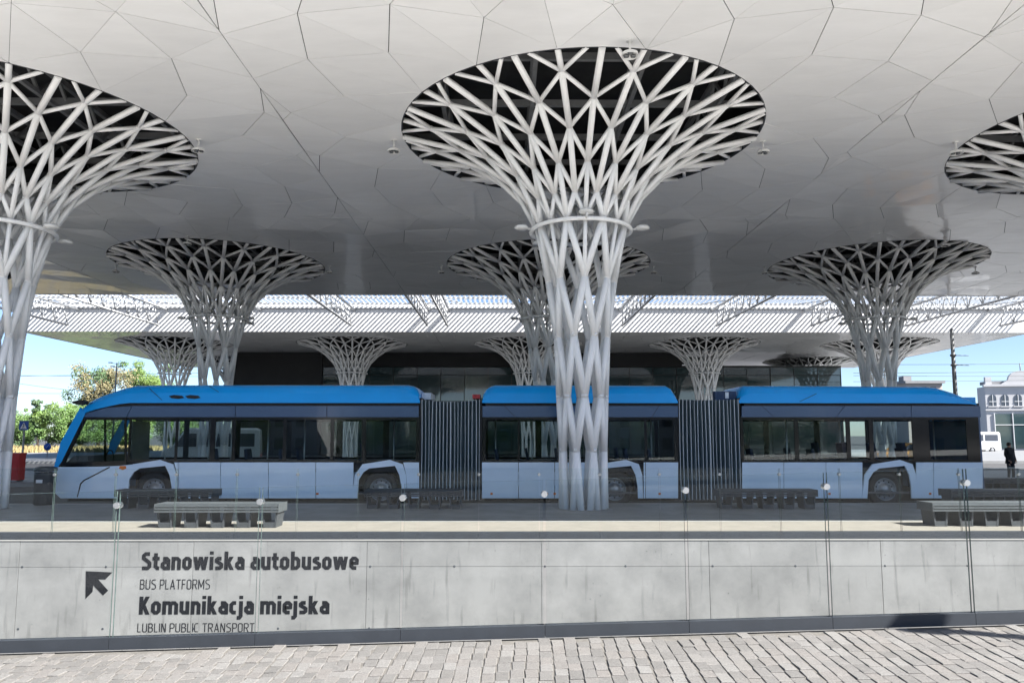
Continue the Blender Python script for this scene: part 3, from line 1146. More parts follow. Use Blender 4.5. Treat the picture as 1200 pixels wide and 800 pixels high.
def canopy(name, rows, label, single_max):
    y0, y1 = rows[0] - S / 2, rows[-1] + S / 2
    root = thing(name, (CX0, (y0 + y1) / 2, 0), label, 'canopy')
    o = root.location
    cells = []
    for by in rows:
        for k, bx in enumerate(BAYS_X):
            cells.append((bx, by, XL if k == 0 else bx - S / 2, XR if k == 4 else bx + S / 2, by - S / 2, by + S / 2))
    mb = MB(o)
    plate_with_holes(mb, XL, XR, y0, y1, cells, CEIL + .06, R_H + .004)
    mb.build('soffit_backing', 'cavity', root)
    polys = []
    for c in cells:
        polys += bay_panels(*c)

    def score(poly):
        cxx = sum(p[0] for p in poly) / len(poly)
        cyy = sum(p[1] for p in poly) / len(poly)
        q = proj((cxx, cyy, CEIL))
        if not q or not (-40 < q[0] < 1240 and -40 < q[1] < 800):
            return 1e6
        return hypot(cxx, cyy)
    polys.sort(key=score)
    for p in polys[:single_max]:
        mb = MB(o)
        panel_geo(mb, p, CEIL)
        mb.build('ceiling_panel', 'ceil', root)
    mb = MB(o)
    for p in polys[single_max:]:
        panel_geo(mb, p, CEIL)
    tag(mb.build('ceiling_panel_field', 'ceil', root), kind='stuff')
    # edge faces and roof deck
    MB(o).box(XL, XR, y0, y0 + .06, CEIL - .02, TOPZ).build('front_fascia', 'fascia', root)
    MB(o).box(XL, XR, y1 - .06, y1, CEIL - .02, TOPZ).build('rear_fascia', 'fascia', root)
    MB(o).box(XL - .06, XL, y0, y1, CEIL - .02, TOPZ).build('side_fascia', 'fascia', root)
    MB(o).box(XR, XR + .06, y0, y1, CEIL - .02, TOPZ).build('side_fascia', 'fascia', root)
    MB(o).box(XL - .06, XR + .06, y0, y1, TOPZ + .002, TOPZ + .12).build('roof_deck', ['roof_top'], root)
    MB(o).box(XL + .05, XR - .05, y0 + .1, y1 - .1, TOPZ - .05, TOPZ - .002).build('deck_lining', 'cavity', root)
    # rim of every hole and the steelwork above it
    for bx, by, *_ in cells:
        mb = MB(o)
        mb.lathe([(R_H - .012, CEIL - .004), (R_H + .02, CEIL - .004), (R_H + .02, CEIL + .10), (R_H - .012, CEIL + .10)], (bx, by, 0), 'z', 64, close=True)
        mb.build('hole_rim', 'dark_rail', root)
        mb = MB(o)
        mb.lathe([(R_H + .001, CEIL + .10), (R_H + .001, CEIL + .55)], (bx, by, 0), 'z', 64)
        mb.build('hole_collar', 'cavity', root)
        mb = MB(o)
        for dx in (-3.4, -1.2, 1.2, 3.4):
            mb.bar((bx + dx, by - 6.6, CEIL + 1.45), (bx + dx, by + 6.6, CEIL + 1.45), .12, .14)
            mb.bar((bx + dx, by - 6.6, CEIL + .75), (bx + dx, by + 6.6, CEIL + .75), .10, .10)
            for s in range(9):
                a = by - 6.4 + s * 1.42
                mb.bar((bx + dx, a, CEIL + .75), (bx + dx, a + .71, CEIL + 1.45), .07, .07)
                mb.bar((bx + dx, a + .71, CEIL + 1.45), (bx + dx, a + 1.42, CEIL + .75), .07, .07)
        for dy in (-4.2, -2.0, 0.4, 2.6, 4.6):
            mb.bar((bx - 6.8, by + dy, CEIL + 1.05), (bx + 6.8, by + dy, CEIL + 1.05), .11, .16)
        mb.build('roof_steelwork', 'cavity_steel', root)
    return root


canopy('canopy', ROWS[:2], 'white panelled canopy with round holes over the articulated bus and platform', 300)
canopy('canopy', ROWS[2:], 'far white canopy with round holes beyond the slatted skylight', 0)

# ------------------------------------------------------------------ slatted skylight between the canopies
SY0, SY1 = ROWS[1] + S / 2, ROWS[2] - S / 2
sk = thing('skylight', (CX0, (SY0 + SY1) / 2, 0), 'white slatted skylight roof on lattice trusses between the two canopies', 'skylight')
so = sk.location
mb = MB(so)
x = XL
while x < XR:
    mb.box(x, x + .15, SY0 + .01, SY1 - .01, TOPZ - .01, TOPZ + .02)
    x += .325
tag(mb.build('roof_slats', 'slat', sk), kind='stuff')
for yy in [SY0 + 1.2 + 2.3 * k for k in range(6)]:
    MB(so).box(XL, XR, yy, yy + .10, TOPZ - .13, TOPZ - .012).build('purlin', 'slat', sk)
MB(so).box(XL, XR, SY1 - .16, SY1 - .005, TOPZ - .16, TOPZ - .06).build('edge_beam', 'truss', sk)
for tx in (-30.6, -24.3, -17.6, -10.85, -5.5, -4.1, 2.0, 8.2, 14.85, 21.5, 28.2, 34.9):
    mb = MB(so)
    zb_, zt_ = CEIL + .28, TOPZ - .26
    mb.tube((tx, SY0 - .2, zb_), (tx, SY1 - 1.2, zb_), .075, 8)
    mb.tube((tx, SY0 - .2, zt_), (tx, SY1 - .02, zt_), .075, 8)
    n = 9
    st_ = (SY1 - 1.2 - SY0) / n
    for i in range(n):
        a = SY0 + i * st_
        mb.tube((tx, a, zb_), (tx, a + st_ / 2, zt_), .034, 6)
        mb.tube((tx, a + st_ / 2, zt_), (tx, a + st_, zb_), .034, 6)
        mb.tube((tx, a, zb_), (tx, a, zt_), .026, 6)
    for i in range(3):
        a = SY0 + 1.5 + i * 4.2
        mb.tube((tx, a, zt_), (tx + 1.5, a + 2.1, zt_ + .02), .03, 6)
        mb.tube((tx, a, zt_), (tx - 1.5, a + 2.1, zt_ + .02), .03, 6)
    mb.build('truss', 'truss', sk)

# ------------------------------------------------------------------ floodlights at the rims


def floodlight(x, y, where):
    o = thing('floodlight', (x, y, CEIL), 'small white floodlight hanging beside the lattice column ' + where, 'floodlight',
              'floodlights under the near canopy')
    return o


mb = MB()
mb.tube((0, 0, 0), (0, 0, -.22), .022, 8)
mb.lathe([(0.0, 0.0), (.07, 0.0), (.07, -.02), (0, -.02)], (0, 0, 0), 'z', 12)
fl_stem = mb.mesh('stem')
fl_stem.materials.append(M['lamp_white'])
mb = MB()
mb.lathe([(0.0, -.20), (.06, -.205), (.15, -.25), (.165, -.31), (.15, -.31), (.14, -.27), (0, -.26)], (0, 0, 0), 'z', 16)
fl_head = mb.mesh('housing')
fl_head.materials.append(M['lamp_white'])
fl_lens = []
for k in range(3):
    mb = MB()
    t = 2 * pi * k / 3 + .5
    mb.lathe([(0, -.315), (.05, -.312), (.055, -.28), (0, -.28)], (.075 * cos(t), .075 * sin(t), 0), 'z', 12)
    me = mb.mesh('lens')
    me.materials.append(M['lamp_lens'])
    fl_lens.append(me)
for r in (0, 1):
    for c in (1, 2, 3):
        for t in (-84, 3, 177):
            if r == 0 and c == 1 and t == 177:
                continue
            if r == 0 and c == 3 and t == 3:
                continue
            tt = radians(t)
            o = floodlight(BAYS_X[c] + (R_H + .28) * cos(tt), ROWS[r] + (R_H + .28) * sin(tt),
                           'on the platform ' + {1: 'ahead of the bus', 2: 'by the bus middle', 3: 'by the bus rear'}[c]
                           if r == 0 else 'behind the ' + {1: 'front', 2: 'middle', 3: 'rear'}[c] + ' section of the bus')
            link('stem', fl_stem, o)
            link('housing', fl_head, o)
            for me in fl_lens:
                link('lens', me, o)


# ------------------------------------------------------------------ the bi-articulated bus
BD = 20.0                     # near side of the bus
BW = 2.55
bus = thing('articulated_bus', (at_y(600, 590, BD).x, BD, ROAD),
            'long blue and pale blue articulated bus with two grey bellows standing at the platform', 'bus')
bo = bus.location


def X(px, py=560):
    return at_y(px, py, BD).x


def Z(py):
    return at_y(600, py, BD).z


def pts(l):
    return [(at_y(a, b, BD).x, at_y(a, b, BD).z) for a, b in l]


ZS, ZWB, ZWT, ZBT = Z(583.5), Z(541.5), Z(488.5), Z(472)
Y0, Y1 = BD, BD + BW


def bpart(name, m, poly, y0, y1, parent=None):
    return MB(bo).prism(poly, 'y', y0, y1).build(name, m, parent or bus)


ARCH_O = [(-32, 583.5), (-29, 556), (-20, 543.5), (12, 538.5), (27, 543.5), (31, 556), (32, 583.5)]
ARCH_I = [(-26, 583.5), (-24.5, 562), (-19, 553), (-12, 548.5), (18, 545.5), (23, 556), (25.5, 570), (26, 583.5)]
WHEELS = [(177, -1), (445, 0), (721.5, 0), (1041, 1)]
for wpx, sh in WHEELS:
    o_ = [(wpx + a + sh, b) for a, b in ARCH_O]
    i_ = [(wpx + a + sh, b) for a, b in ARCH_I]
    bpart('wheel_arch', 'bus_light', pts(o_ + i_[::-1]), Y0 - .022, Y0 + .03)
    # housing behind the wheel
    a, b = X(wpx - 31), X(wpx + 31)
    MB(bo).box(a, b, Y0 + .62, Y0 + .66, ROAD + .15, 1.04).build('wheel_housing', 'rubber', bus)
    MB(bo).box(a, b, Y0 + .04, Y0 + .62, 0.995, 1.02).build('wheel_housing', 'rubber', bus)
    for y, sgn in ((Y0 + .16, 1), (Y1 - .16, -1)):
        w = thing('wheel', (0, 0, 0), None, None)
        w.parent = bus
        wx, wz, R = X(wpx, 574) - bo.x, ROAD + .48 - bo.z, .478
        yy = y - bo.y
        mb = MB()
        mb.lathe([(.29, .0), (.30, -.02), (.42, -.045), (.465, -.02), (R, .03), (R, .22), (.45, .27), (.30, .27)], (wx, yy, wz), 'y', 36)
        if sgn < 0:
            for k, v in enumerate(mb.v):
                mb.v[k] = (v[0], 2 * yy - v[1], v[2])
        mb.build('tyre', 'rubber', w)
        mb = MB()
        mb.lathe([(.298, .0), (.285, -.012), (.27, .02), (.25, .06), (.17, .075), (.155, .02), (.11, .0), (.10, -.03), (0, -.035)], (wx, yy, wz), 'y', 30)
        for k in range(10):
            t = 2 * pi * k / 10
            mb.lathe([(0, .03), (.016, .03), (.016, .07)], (wx + .195 * cos(t), yy, wz + .195 * sin(t)), 'y', 6)
        if sgn < 0:
            for k, v in enumerate(mb.v):
                mb.v[k] = (v[0], 2 * yy - v[1], v[2])
        mb.build('rim', 'rim', w)
        if sgn > 0:
            mb = MB()
            for k in range(10):
                t = 2 * pi * (k + .5) / 10
                mb.lathe([(0, .066), (.023, .0665), (.023, .074)], (wx + .215 * cos(t), yy - .008, wz + .215 * sin(t)), 'y', 8)
            mb.build('rim_openings', 'rubber', w)

# lower side panels between seams
g = 0.35
front_low = [(61.2, 563), (64, 577), (71, 583.5), (144 - g, 583.5), (148 - g, 556), (156, 543.8), (140, 545.5), (118, 546.5), (66, 547), (61.8, 552)]
bpart('side_panel', 'bus_light', pts(front_low), Y0, Y0 + .03)


def panel_run(edges):
    for a, b in zip(edges[:-1], edges[1:]):
        if a is None or b is None:
            continue
        bpart('side_panel', 'bus_light', pts([(a + g, 583.5), (b - g, 583.5), (b - g, 541.5), (a + g, 541.5)]), Y0, Y0 + .03)


panel_run([208.5, 258.6, 314.4, 370, 414.5])
bpart('side_panel', 'bus_light', pts([(477.5, 583.5), (491, 583.5), (491, 541.5), (472.5, 541.5), (476, 556)]), Y0, Y0 + .03)
bpart('side_panel', 'bus_light', pts([(208.5, 583.5), (209.5, 583.5), (209.5, 541.5), (204, 541.5), (208, 556)]), Y0, Y0 + .029)
panel_run([564.5, 607.6, 650, 690])
panel_run([754, 756.5, 795])
panel_run([869.5, 918.6, 968, 1011])
panel_run([1073.5, 1094, 1152])
# black shadow line behind the seams and above the skirt
for a, b in ((70, 491), (565, 795), (870, 1151)):
    MB(bo).box(X(a) + .02, X(b) - .02, Y0 + .045, Y0 + .06, ZWB - .25, ZWB).build('side_frame', 'rubber', bus)
    MB(bo).box(X(a) + .05, X(b) - .05, Y0 + .35, Y1 - .3, ROAD + .17, .20).build('underbody', 'rubber', bus)
    MB(bo).box(X(a) + .1, X(b) - .05, Y0 + .06, Y1 - .06, .20, .25).build('floor', 'bus_floor', bus)
    MB(bo).box(X(a), X(b), Y1 - .03, Y1, .10, ZWB).build('far_side_panel', 'bus_light', bus)
    MB(bo).box(X(a) + .5, X(b), Y0 + .1, Y1 - .1, ZWT - .03, ZWT + .02).build('inner_ceiling', 'bus_int', bus)
# trim line on the front corner, marker lamp, small side marks
tr = pts([(90, 582), (94, 566), (98, 562), (128, 546.5), (129, 547.6), (99, 563.2), (95.2, 567), (91.2, 582)])
bpart('trim_line', 'black', tr, Y0 - .004, Y0 + .004)
mk = pts([(139.5, 548.5), (141, 545.6), (147.5, 545.6), (148, 548.8), (144, 550.3)])
bpart('marker_lamp', 'amber', mk, Y0 - .012, Y0)
for px in (253.5, 372, 576, 641, 650, 972, 1090, 773):
    bpart('side_reflector', 'amber', pts([(px - 1.4, 579.4), (px + 1.4, 579.4), (px + 1.4, 577), (px - 1.4, 577)]), Y0 - .006, Y0)


# window bands: black frame bars with panes between them
def window_band(a, b, panes, y, t, front=None):
    mb = MB(bo)
    zt, zb = Z(491.5), Z(538.5)
    y0, y1 = (y, y + t)
    first = panes[0][0] if front is None else panes[0][0]
    mb.box(X(a), X(b), y0, y1, ZWB, zb)
    mb.box(X(a), X(b), y0, y1, zt, ZWT)
    edges = [(a, panes[0][0])] + [(panes[i][1], panes[i + 1][0]) for i in range(len(panes) - 1)] + [(panes[-1][1], b)]
    for l, r in edges:
        if r - l > .3:
            mb.box(X(l), X(r), y0 + .001, y1 - .001, zb, zt)
    mb.build('window_frame', 'black', bus)
    for l, r in panes:
        MB(bo).box(X(l) - .01, X(r) + .01, y0 + .012, y0 + .018, zb - .01, zt + .01).build('window_pane', 'bus_glass', bus)


FP = [(150.5, 203), (206, 244), (250, 270), (274, 330), (334, 386), (390, 423), (428, 487)]
MP = [(569, 607), (609, 654), (658, 711), (714, 756), (759, 791)]
RP = [(873, 933), (938, 994), (999, 1021), (1026, 1072), (1092, 1136)]
window_band(148, 491, FP, Y0 + .002, .03)
window_band(565, 795, MP, Y0 + .002, .03)
window_band(869.5, 1151, RP, Y0 + .002, .03)
for a, b, pn in ((100, 491, [(105, 165), (172, 232), (240, 300), (308, 368), (376, 430), (438, 486)]),
                 (565, 795, [(569, 632), (640, 715), (722, 790)]), (869.5, 1151, [(875, 935), (942, 1002), (1009, 1070), (1078, 1140)])):
    window_band(a, b, pn, Y1 - .035, .03)
# driver's side window with its frame and the raked front pillar
dw_o = [(98, 488.5), (148.2, 488.5), (148.2, 545), (118, 546.2), (68, 546.8), (72, 541)]
dw_i = [(101, 492), (145.5, 492), (145.5, 539.5), (76.5, 541.5)]
bpart('driver_window_frame', 'black', pts([dw_o[0], dw_o[1], dw_o[2], dw_o[3], dw_o[4], dw_o[5], dw_i[3], dw_i[2], dw_i[1], dw_i[0], dw_i[3], dw_o[5]]),
      Y0 + .003, Y0 + .028)
bpart('window_pane', 'screen_glass', pts(dw_i), Y0 + .012, Y0 + .018)
mb = MB(bo)
for pa, pb in (((122, 492), (122, 540)),):
    mb.tube((at_y(*pa, BD).x, Y0 + .05, at_y(*pa, BD).z), (at_y(*pb, BD).x, Y0 + .05, at_y(*pb, BD).z), .03, 6)
mb.build('quarter_bar', 'black', bus)
bpart('front_pillar', 'blue', pts([(94, 477), (100, 484), (97.8, 488.5), (72, 541), (67.5, 547), (61.8, 552), (71, 518)]), Y0, Y0 + .05)
bpart('front_pillar', 'blue', pts([(94, 477), (100, 484), (97.8, 488.5), (72, 541), (67.5, 547), (61.8, 552), (71, 518)]), Y1 - .05, Y1)
nose = pts([(94, 477), (71, 518), (61.8, 552)])
nose_in = [(a + .02, b) for a, b in nose]
bpart('windscreen', 'screen_glass', nose + nose_in[::-1], Y0 + .05, Y1 - .05)
bmp = pts([(61.8, 552), (61.0, 563), (64, 577), (71, 583.5), (82, 583.5), (82, 548), (67.5, 547)])
bpart('front_bumper', 'bus_light', bmp, Y0 + .032, Y1 - .001)
bpart('dashboard', 'bus_int', pts([(72, 545), (84, 534), (100, 534), (104, 560), (74, 560)]), Y0 + .1, Y1 - .1)

# slate band under the roof, split at its slanted seams
def band(edges):
    for (a, b), (c, d) in zip(edges[:-1], edges[1:]):
        bpart('upper_band', 'blue_dark', pts([(a + g, 475.5), (c - g, 475.5), (d - g, 488.5), (b + g, 488.5)]), Y0 + .004, Y0 + .03)


band([(155, 148), (276, 276), (383, 383), (491, 491)])
bpart('upper_band', 'blue_dark', pts([(100, 484.6), (124, 477.8), (154.6, 475.5), (147.6, 488.5), (98.5, 488.5)]), Y0 + .004, Y0 + .03)
band([(565, 565), (591, 604), (705, 705), (772, 764), (795, 795)])
band([(869, 869), (893, 907), (990, 980), (1068, 1068), (1149, 1150)])
for a, b in ((100, 491), (565, 795), (869, 1149)):
    MB(bo).box(X(a, 480), X(b, 480), Y1 - .03, Y1, ZWT, ZBT).build('upper_band', 'blue_dark', bus)
    MB(bo).box(X(a + 4, 480), X(b, 480), Y0 + .05, Y1 - .05, ZWT + .03, ZBT).build('roof_frame', 'rubber', bus)


def roof(stations, name='roof_fairing'):
    prof = [(.0, 0.0), (.012, .30), (.035, .52), (.05, .56), (.12, .76), (.24, .92), (.42, .99), (.8, 1.0)]
    prof = prof + [(BW - a, b) for a, b in reversed(prof)]
    n = len(prof)
    vs, fs = [], []
    for px, pt, pb in stations:
        x, zt, zb = X(px, pt), Z(pt), Z(pb)
        for a, b in prof:
            vs.append((x, Y0 + a, zb + (zt - zb) * b))
    for i in range(len(stations) - 1):
        for k in range(n - 1):
            fs.append((i * n + k, (i + 1) * n + k, (i + 1) * n + k + 1, i * n + k + 1))
        fs.append((i * n + n - 1, (i + 1) * n + n - 1, (i + 1) * n, i * n))
    mb = MB(bo)
    mb.add(vs, fs, True)
    e1, e2 = vs[:n], vs[(len(stations) - 1) * n:]
    mb.add([(p[0] + .002, p[1], p[2]) for p in e1], [tuple(range(n))], mi=1)
    mb.add([(p[0] - .002, p[1], p[2]) for p in e2], [tuple(range(n))], mi=1)
    o = mb.build(name, ['blue', 'cap_shade_navy'], bus)
    o.data.set_sharp_from_angle(angle=radians(24))
    return o


roof([(94, 477, 485), (102, 468.5, 483), (113, 463, 479.5), (125, 458.5, 476.8), (140, 453.5, 473.5), (153, 450.6, 472), (180, 450, 472),
      (300, 450, 472), (477, 450, 472), (483, 451.3, 472), (488, 455, 472), (491, 460, 472), (492, 467, 472)])
roof([(565, 467, 472), (566, 461, 472), (569.5, 455, 472), (575, 451.3, 472), (580, 450, 472), (680, 450, 472), (783, 450.4, 472),
      (788, 453.5, 472), (792, 460, 472), (794.5, 467, 472)])
roof([(866, 466, 472), (869, 458, 472), (873, 453, 472), (877, 450.6, 472), (960, 450.6, 472), (1090, 451.6, 472), (1104, 452.6, 472), (1124, 459, 472.5),
      (1138, 466, 473), (1145, 472, 474)])
# roof details
for px in (164, 183, 204):
    a = at_y(px, 452.5, BD)
    MB(bo).lathe([(0, .07), (.10, .06), (.17, .02), (.19, -.03)], (a.x, Y0 + .42, a.z - .02), 'z', 16).build('roof_vent', 'bus_silver', bus)
for px in (207, 226):
    bpart('roof_scoop', 'rubber', pts([(px - 9, 464), (px - 3, 462.6), (px + 6, 463.4), (px + 9, 466), (px + 2, 467.2), (px - 6, 466.4)]), Y0 - .004, Y0 + .12)
bpart('mirror_camera', 'rubber', pts([(88, 471), (97, 468.8), (104, 469.6), (103, 473.4), (97, 474.6), (90, 473)]), Y0 - .18, Y0 + .02)
for pa, pb in (((935, 471.4), (957, 461)), ((175, 455), (190, 469)), ((244, 451.5), (256, 459))):
    a, b = at_y(*pa, BD), at_y(*pb, BD)
    MB(bo).bar((a.x, Y0 - .003 + .012, a.z), (b.x, Y0 + .012, b.z), .012, .012).build('roof_seam', 'rubber', bus)
# rear end
MB(bo).box(X(1151), X(1153.5), Y0 + .02, Y1, .12, ZWT + .3).build('rear_panel', 'blue_dark', bus)
MB(bo).box(X(1143, 470), X(1157, 470), Y0 + .5, Y1 - .3, Z(492), Z(464)).build('rear_cowl', 'blue', bus)
# seats and hand poles behind the panes
mb = MB()
mb.box(-.20, .22, -.21, .21, .42, .50)
mb.add([(-.24, -.21, .44), (-.24, .21, .44), (-.34, .19, 1.10), (-.34, -.19, 1.10), (-.17, -.21, .46), (-.17, .21, .46), (-.27, .19, 1.12), (-.27, -.19, 1.12)],
       [(0, 1, 2, 3), (4, 7, 6, 5), (0, 4, 5, 1), (2, 6, 7, 3), (0, 3, 7, 4), (1, 5, 6, 2)])
mb.box(-.06, .06, -.05, .05, 0, .42)
seat_me = mb.mesh('passenger_seat')
seat_me.materials.append(M['seat'])
for a, b, n in ((235, 480, 6), (575, 690, 3), (735, 790, 2), (880, 1135, 7)):
    for i in range(n):
        px = a + (b - a) * (i + .5) / n
        for yy in (.42, BW - .45):
            if random.random() < .16:
                continue
            s_ = link('passenger_seat', seat_me, bus)
            s_.location = (X(px) - bo.x, yy, .25 - bo.z + (.16 if abs(px - 445) < 40 or abs(px - 1041) < 40 else 0))
for px in (160, 215, 255, 300, 345, 410, 455, 580, 625, 705, 770, 890, 935, 1000, 1060, 1120):
    yy = Y0 + random.choice((.7, .9, 1.6))
    MB(bo).tube((X(px), yy, .25), (X(px), yy, ZWT - .02), .02, 6).build('hand_pole', 'handrail', bus)
bpart('driver_partition', 'bus_int', pts([(146, 562), (150, 493), (153, 493), (151, 562)]), Y0 + .12, Y0 + 1.1)
MB(bo).lathe([(.20, -.015), (.225, 0), (.20, .015), (.185, 0)], (X(112, 540), Y0 + .7, 1.12), 'x', 20, close=True).build('steering_wheel', 'rubber', bus)


# bellows
def bellows(pa, pb, sag):
    mb, me = MB(bo), MB(bo)
    n = 17
    xa, xb = X(pa, 530), X(pb, 530)
    st_ = (xb - xa) / n
    zb = Z(585.5)
    for side in (0, 1):
        yr, yv = (Y0 + .015, Y0 + .15) if side == 0 else (Y1 - .015, Y1 - .15)
        for i in range(n):
            x0, x1 = xa + i * st_, xa + (i + 1) * st_
            xm = (x0 + x1) / 2

            def zt(x):
                u = 2 * (x - xa) / (xb - xa) - 1
                return Z(467.5) - sag * (1 - u * u)
            j = random.uniform(-.006, .006)
            mb.add([(x0, yv, zb), (xm + j, yr + .006, zb), (xm + j, yr + .006, zt(xm)), (x0, yv, zt(x0))], [(0, 1, 2, 3)])
            mb.add([(xm + j, yr + .006, zb), (x1, yv, zb), (x1, yv, zt(x1)), (xm + j, yr + .006, zt(xm))], [(0, 1, 2, 3)])
            w = .016 if i != n // 2 else .03
            am = random.uniform(-.022, .022)
            w *= random.uniform(.6, 1.15)
            for q in range(5):
                za, zz_ = zb + (zt(xm) - zb) * q / 5, zb + (zt(xm) - zb) * (q + 1) / 5
                me.bar((xm + j + am * sin(pi * q / 5), yr, za), (xm + j + am * sin(pi * (q + 1) / 5), yr, zz_), w, .014, up=(0, 1, 0))
    mb.box(xa, xb, Y0 + .16, Y1 - .16, Z(473) - sag - .05, Z(472) - sag)
    b = mb.build('bellows', 'bellow', bus)
    tag(me.build('bellows_ribs', 'bellow_edge', b), kind='stuff')
    MB(bo).box(xa - .01, xa + .05, Y0 + .03, Y1 - .03, zb, Z(466)).build('bellows_frame', 'rubber', bus)
    MB(bo).box(xb - .05, xb + .01, Y0 + .03, Y1 - .03, zb, Z(466)).build('bellows_frame', 'rubber', bus)


bellows(491.5, 564, .07)
bellows(795.5, 869, .02)
MB(bo).box(X(492, 465), X(503, 465), Y0 + .5, Y0 + 1.6, Z(467), Z(459)).build('roof_equipment', 'bus_silver', bus)
MB(bo).box(X(553, 465), X(562, 465), Y0 + .4, Y0 + 1.2, Z(466), Z(461)).build('roof_equipment', 'red', bus)


MB(bo).box(X(841, 462), X(866, 462), Y0 + .25, Y0 + .5, Z(470), Z(457.5)).build('roof_equipment', 'cap_shade_navy', bus)
MB(bo).box(X(853, 462), X(857, 462), Y0 + .235, Y0 + .25, Z(466), Z(458.5)).build('roof_equipment', 'bus_silver', bus)


# ------------------------------------------------------------------ benches
def make_bench(x, y, m, label, rz=0.0):
    b = thing('bench', (x, y, 0), label, 'bench', 'metal benches along the platform', rz)
    L = 2.30
    for k in range(5):
        cx = -L / 2 + .17 + k * (L - .34) / 4
        mb = MB()
        out = [(cx - .165, .405), (cx - .115, 0.0), (cx + .115, 0.0), (cx + .165, .405)]
        inn = [(cx - .125, .385), (cx - .095, .14), (cx + .095, .14), (cx + .125, .385)]
        # U-shaped foot: two cheeks and a sole, open to the front
        mb.prism([out[0], out[1], (cx - .085, .02), inn[0]], 'y', -.21, .21)
        mb.prism([out[3], inn[3], (cx + .085, .02), out[2]], 'y', -.21, .21)
        mb.prism([(cx - .085, .001), (cx + .085, .001), (cx + .093, .10), (cx - .093, .10)], 'y', -.205, .205)
        mb.build('leg', 'bench_dark_and_shade', b)
    for yy, zz in [(-.225 + .064 * k, .43) for k in range(8)] + [(-.262, .405), (-.272, .355), (-.268, .305), (.262, .405), (.272, .355), (.268, .305)]:
        if abs(yy) < .24:
            MB().box(-L / 2, L / 2, yy - .026, yy + .026, zz - .016, zz + .016).build('slat', m, b)
        else:
            MB().box(-L / 2, L / 2, yy - .012, yy + .012, zz - .017, zz + .017).build('slat', m, b)
    mb = MB()
    for sx in (-L / 2 - .012, L / 2):
        mb.box(sx, sx + .012, -.28, .28, .285, .448)
    mb.build('end_plate', m, b)
    return b


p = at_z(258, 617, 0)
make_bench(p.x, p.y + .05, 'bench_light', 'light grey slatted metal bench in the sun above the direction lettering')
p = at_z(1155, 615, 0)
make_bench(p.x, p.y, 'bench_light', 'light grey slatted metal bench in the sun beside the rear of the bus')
for px, lab in ((197, 'metal bench with shade-darkened slats beside the front wheel of the bus'),
                (486, 'metal bench with shade-darkened slats before the front bellows'),
                (897, 'metal bench with shade-darkened slats before the rear bellows'),
                (1165, 'metal bench with shade-darkened slats at the rear end of the bus')):
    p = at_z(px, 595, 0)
    make_bench(p.x, p.y, 'bench_dark_and_shade', lab)  # same bench, shade put into the slat colour
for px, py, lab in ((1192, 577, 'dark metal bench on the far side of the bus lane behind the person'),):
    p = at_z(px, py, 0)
    make_bench(p.x, p.y, 'bench_dark_and_shade', lab)

# ------------------------------------------------------------------ litter bin, red cabinet, signs
p = at_z(51, 591, 0)
bn = thing('litter_bin', (p.x, p.y, 0), 'dark grey round litter bin on the platform beside the bus front', 'bin')
MB().lathe([(0, 0), (.20, 0), (.235, .03), (.245, .72), (.25, .74), (.25, .80), (.235, .80), (.225, .74), (.2, .7)], (0, 0, 0), 'z', 24).build('body', 'bin', bn)
MB().lathe([(.255, .83), (.262, .86), (.25, .92), (.14, .95), (0, .955)], (0, 0, 0), 'z', 24).build('lid', 'bin', bn)
mb = MB()
for k in range(4):
    t = pi / 4 + k * pi / 2
    mb.tube((.235 * cos(t), .235 * sin(t), .78), (.245 * cos(t), .245 * sin(t), .86), .014, 6)
mb.build('lid_support', 'chrome', bn)
MB().box(-.075, .075, -.252, -.235, .55, .63).build('plate', 'sign_white', bn)

p = at_z(14, 569, ROAD)
cb = thing('red_cabinet', (p.x, p.y, ROAD), 'small red box cabinet behind the lattice column ahead of the bus', 'cabinet')
MB().box(-.33, .33, -.2, .2, .22, 1.18).build('body', 'red', cb)
MB().box(-.35, .35, -.22, .22, 1.18, 1.24).build('top', 'red', cb)
MB().box(-.28, -.05, -.212, -.2, .35, 1.1).build('door', 'red', cb)
MB().box(.0, .28, -.212, -.2, .35, 1.1).build('door', 'red', cb)
for sx in (-.28, .28):
    MB().box(sx - .03, sx + .03, -.15, .15, 0, .22).build('foot', 'pole_dark', cb)


def road_sign(px, py_top, D, w, label, shape):
    a = at_y(px, py_top, D)
    sg = thing('road_sign', (a.x, D, ROAD), label, 'sign')
    h = a.z - ROAD
    MB().tube((0, .03, 0), (0, .03, h - .05), .035, 10).build('post', 'pole', sg)
    mb = MB()
    if shape == 'square':
        mb.prism([(-w / 2, h - w), (w / 2, h - w), (w / 2, h), (-w / 2, h)], 'y', -.02, 0)
        mb.build('plate', 'sign_blue', sg)
        MB().prism([(-w * .36, h - w * .84), (w * .36, h - w * .84), (0, h - w * .14)], 'y', -.024, -.021).build('symbol', 'sign_white', sg)
        mb = MB()
        mb.lathe([(0, -.03), (.035 * w / .6, -.03), (.035 * w / .6, -.0265)], (0, 0, h - w * .36), 'y', 10)
        c = h - w * .6
        for q0, q1 in (((0, h - w * .42), (-.01, c)), ((-.01, c), (.07, h - w * .8)), ((-.01, c), (-.08, h - w * .8)), ((0, h - w * .46), (.075, h - w * .56)),
                       ((0, h - w * .46), (-.07, h - w * .58))):
            mb.bar((q0[0] * w / .6, -.028, q0[1]), (q1[0] * w / .6, -.028, q1[1]), .004, .035 * w / .6, up=(0, 1, 0))
        mb.build('walking_figure', 'black', sg)
    else:
        mb.lathe([(0, -.02), (w / 2, -.02), (w / 2, 0), (0, 0)], (0, 0, h - w / 2), 'y', 20)
        mb.build('plate', 'sign_blue', sg)
        MB().bar((-.12, -.024, h - w * .75), (.12, -.024, h - w * .25), .006, .06, up=(0, 1, 0)).build('symbol', 'sign_white', sg)
    return sg


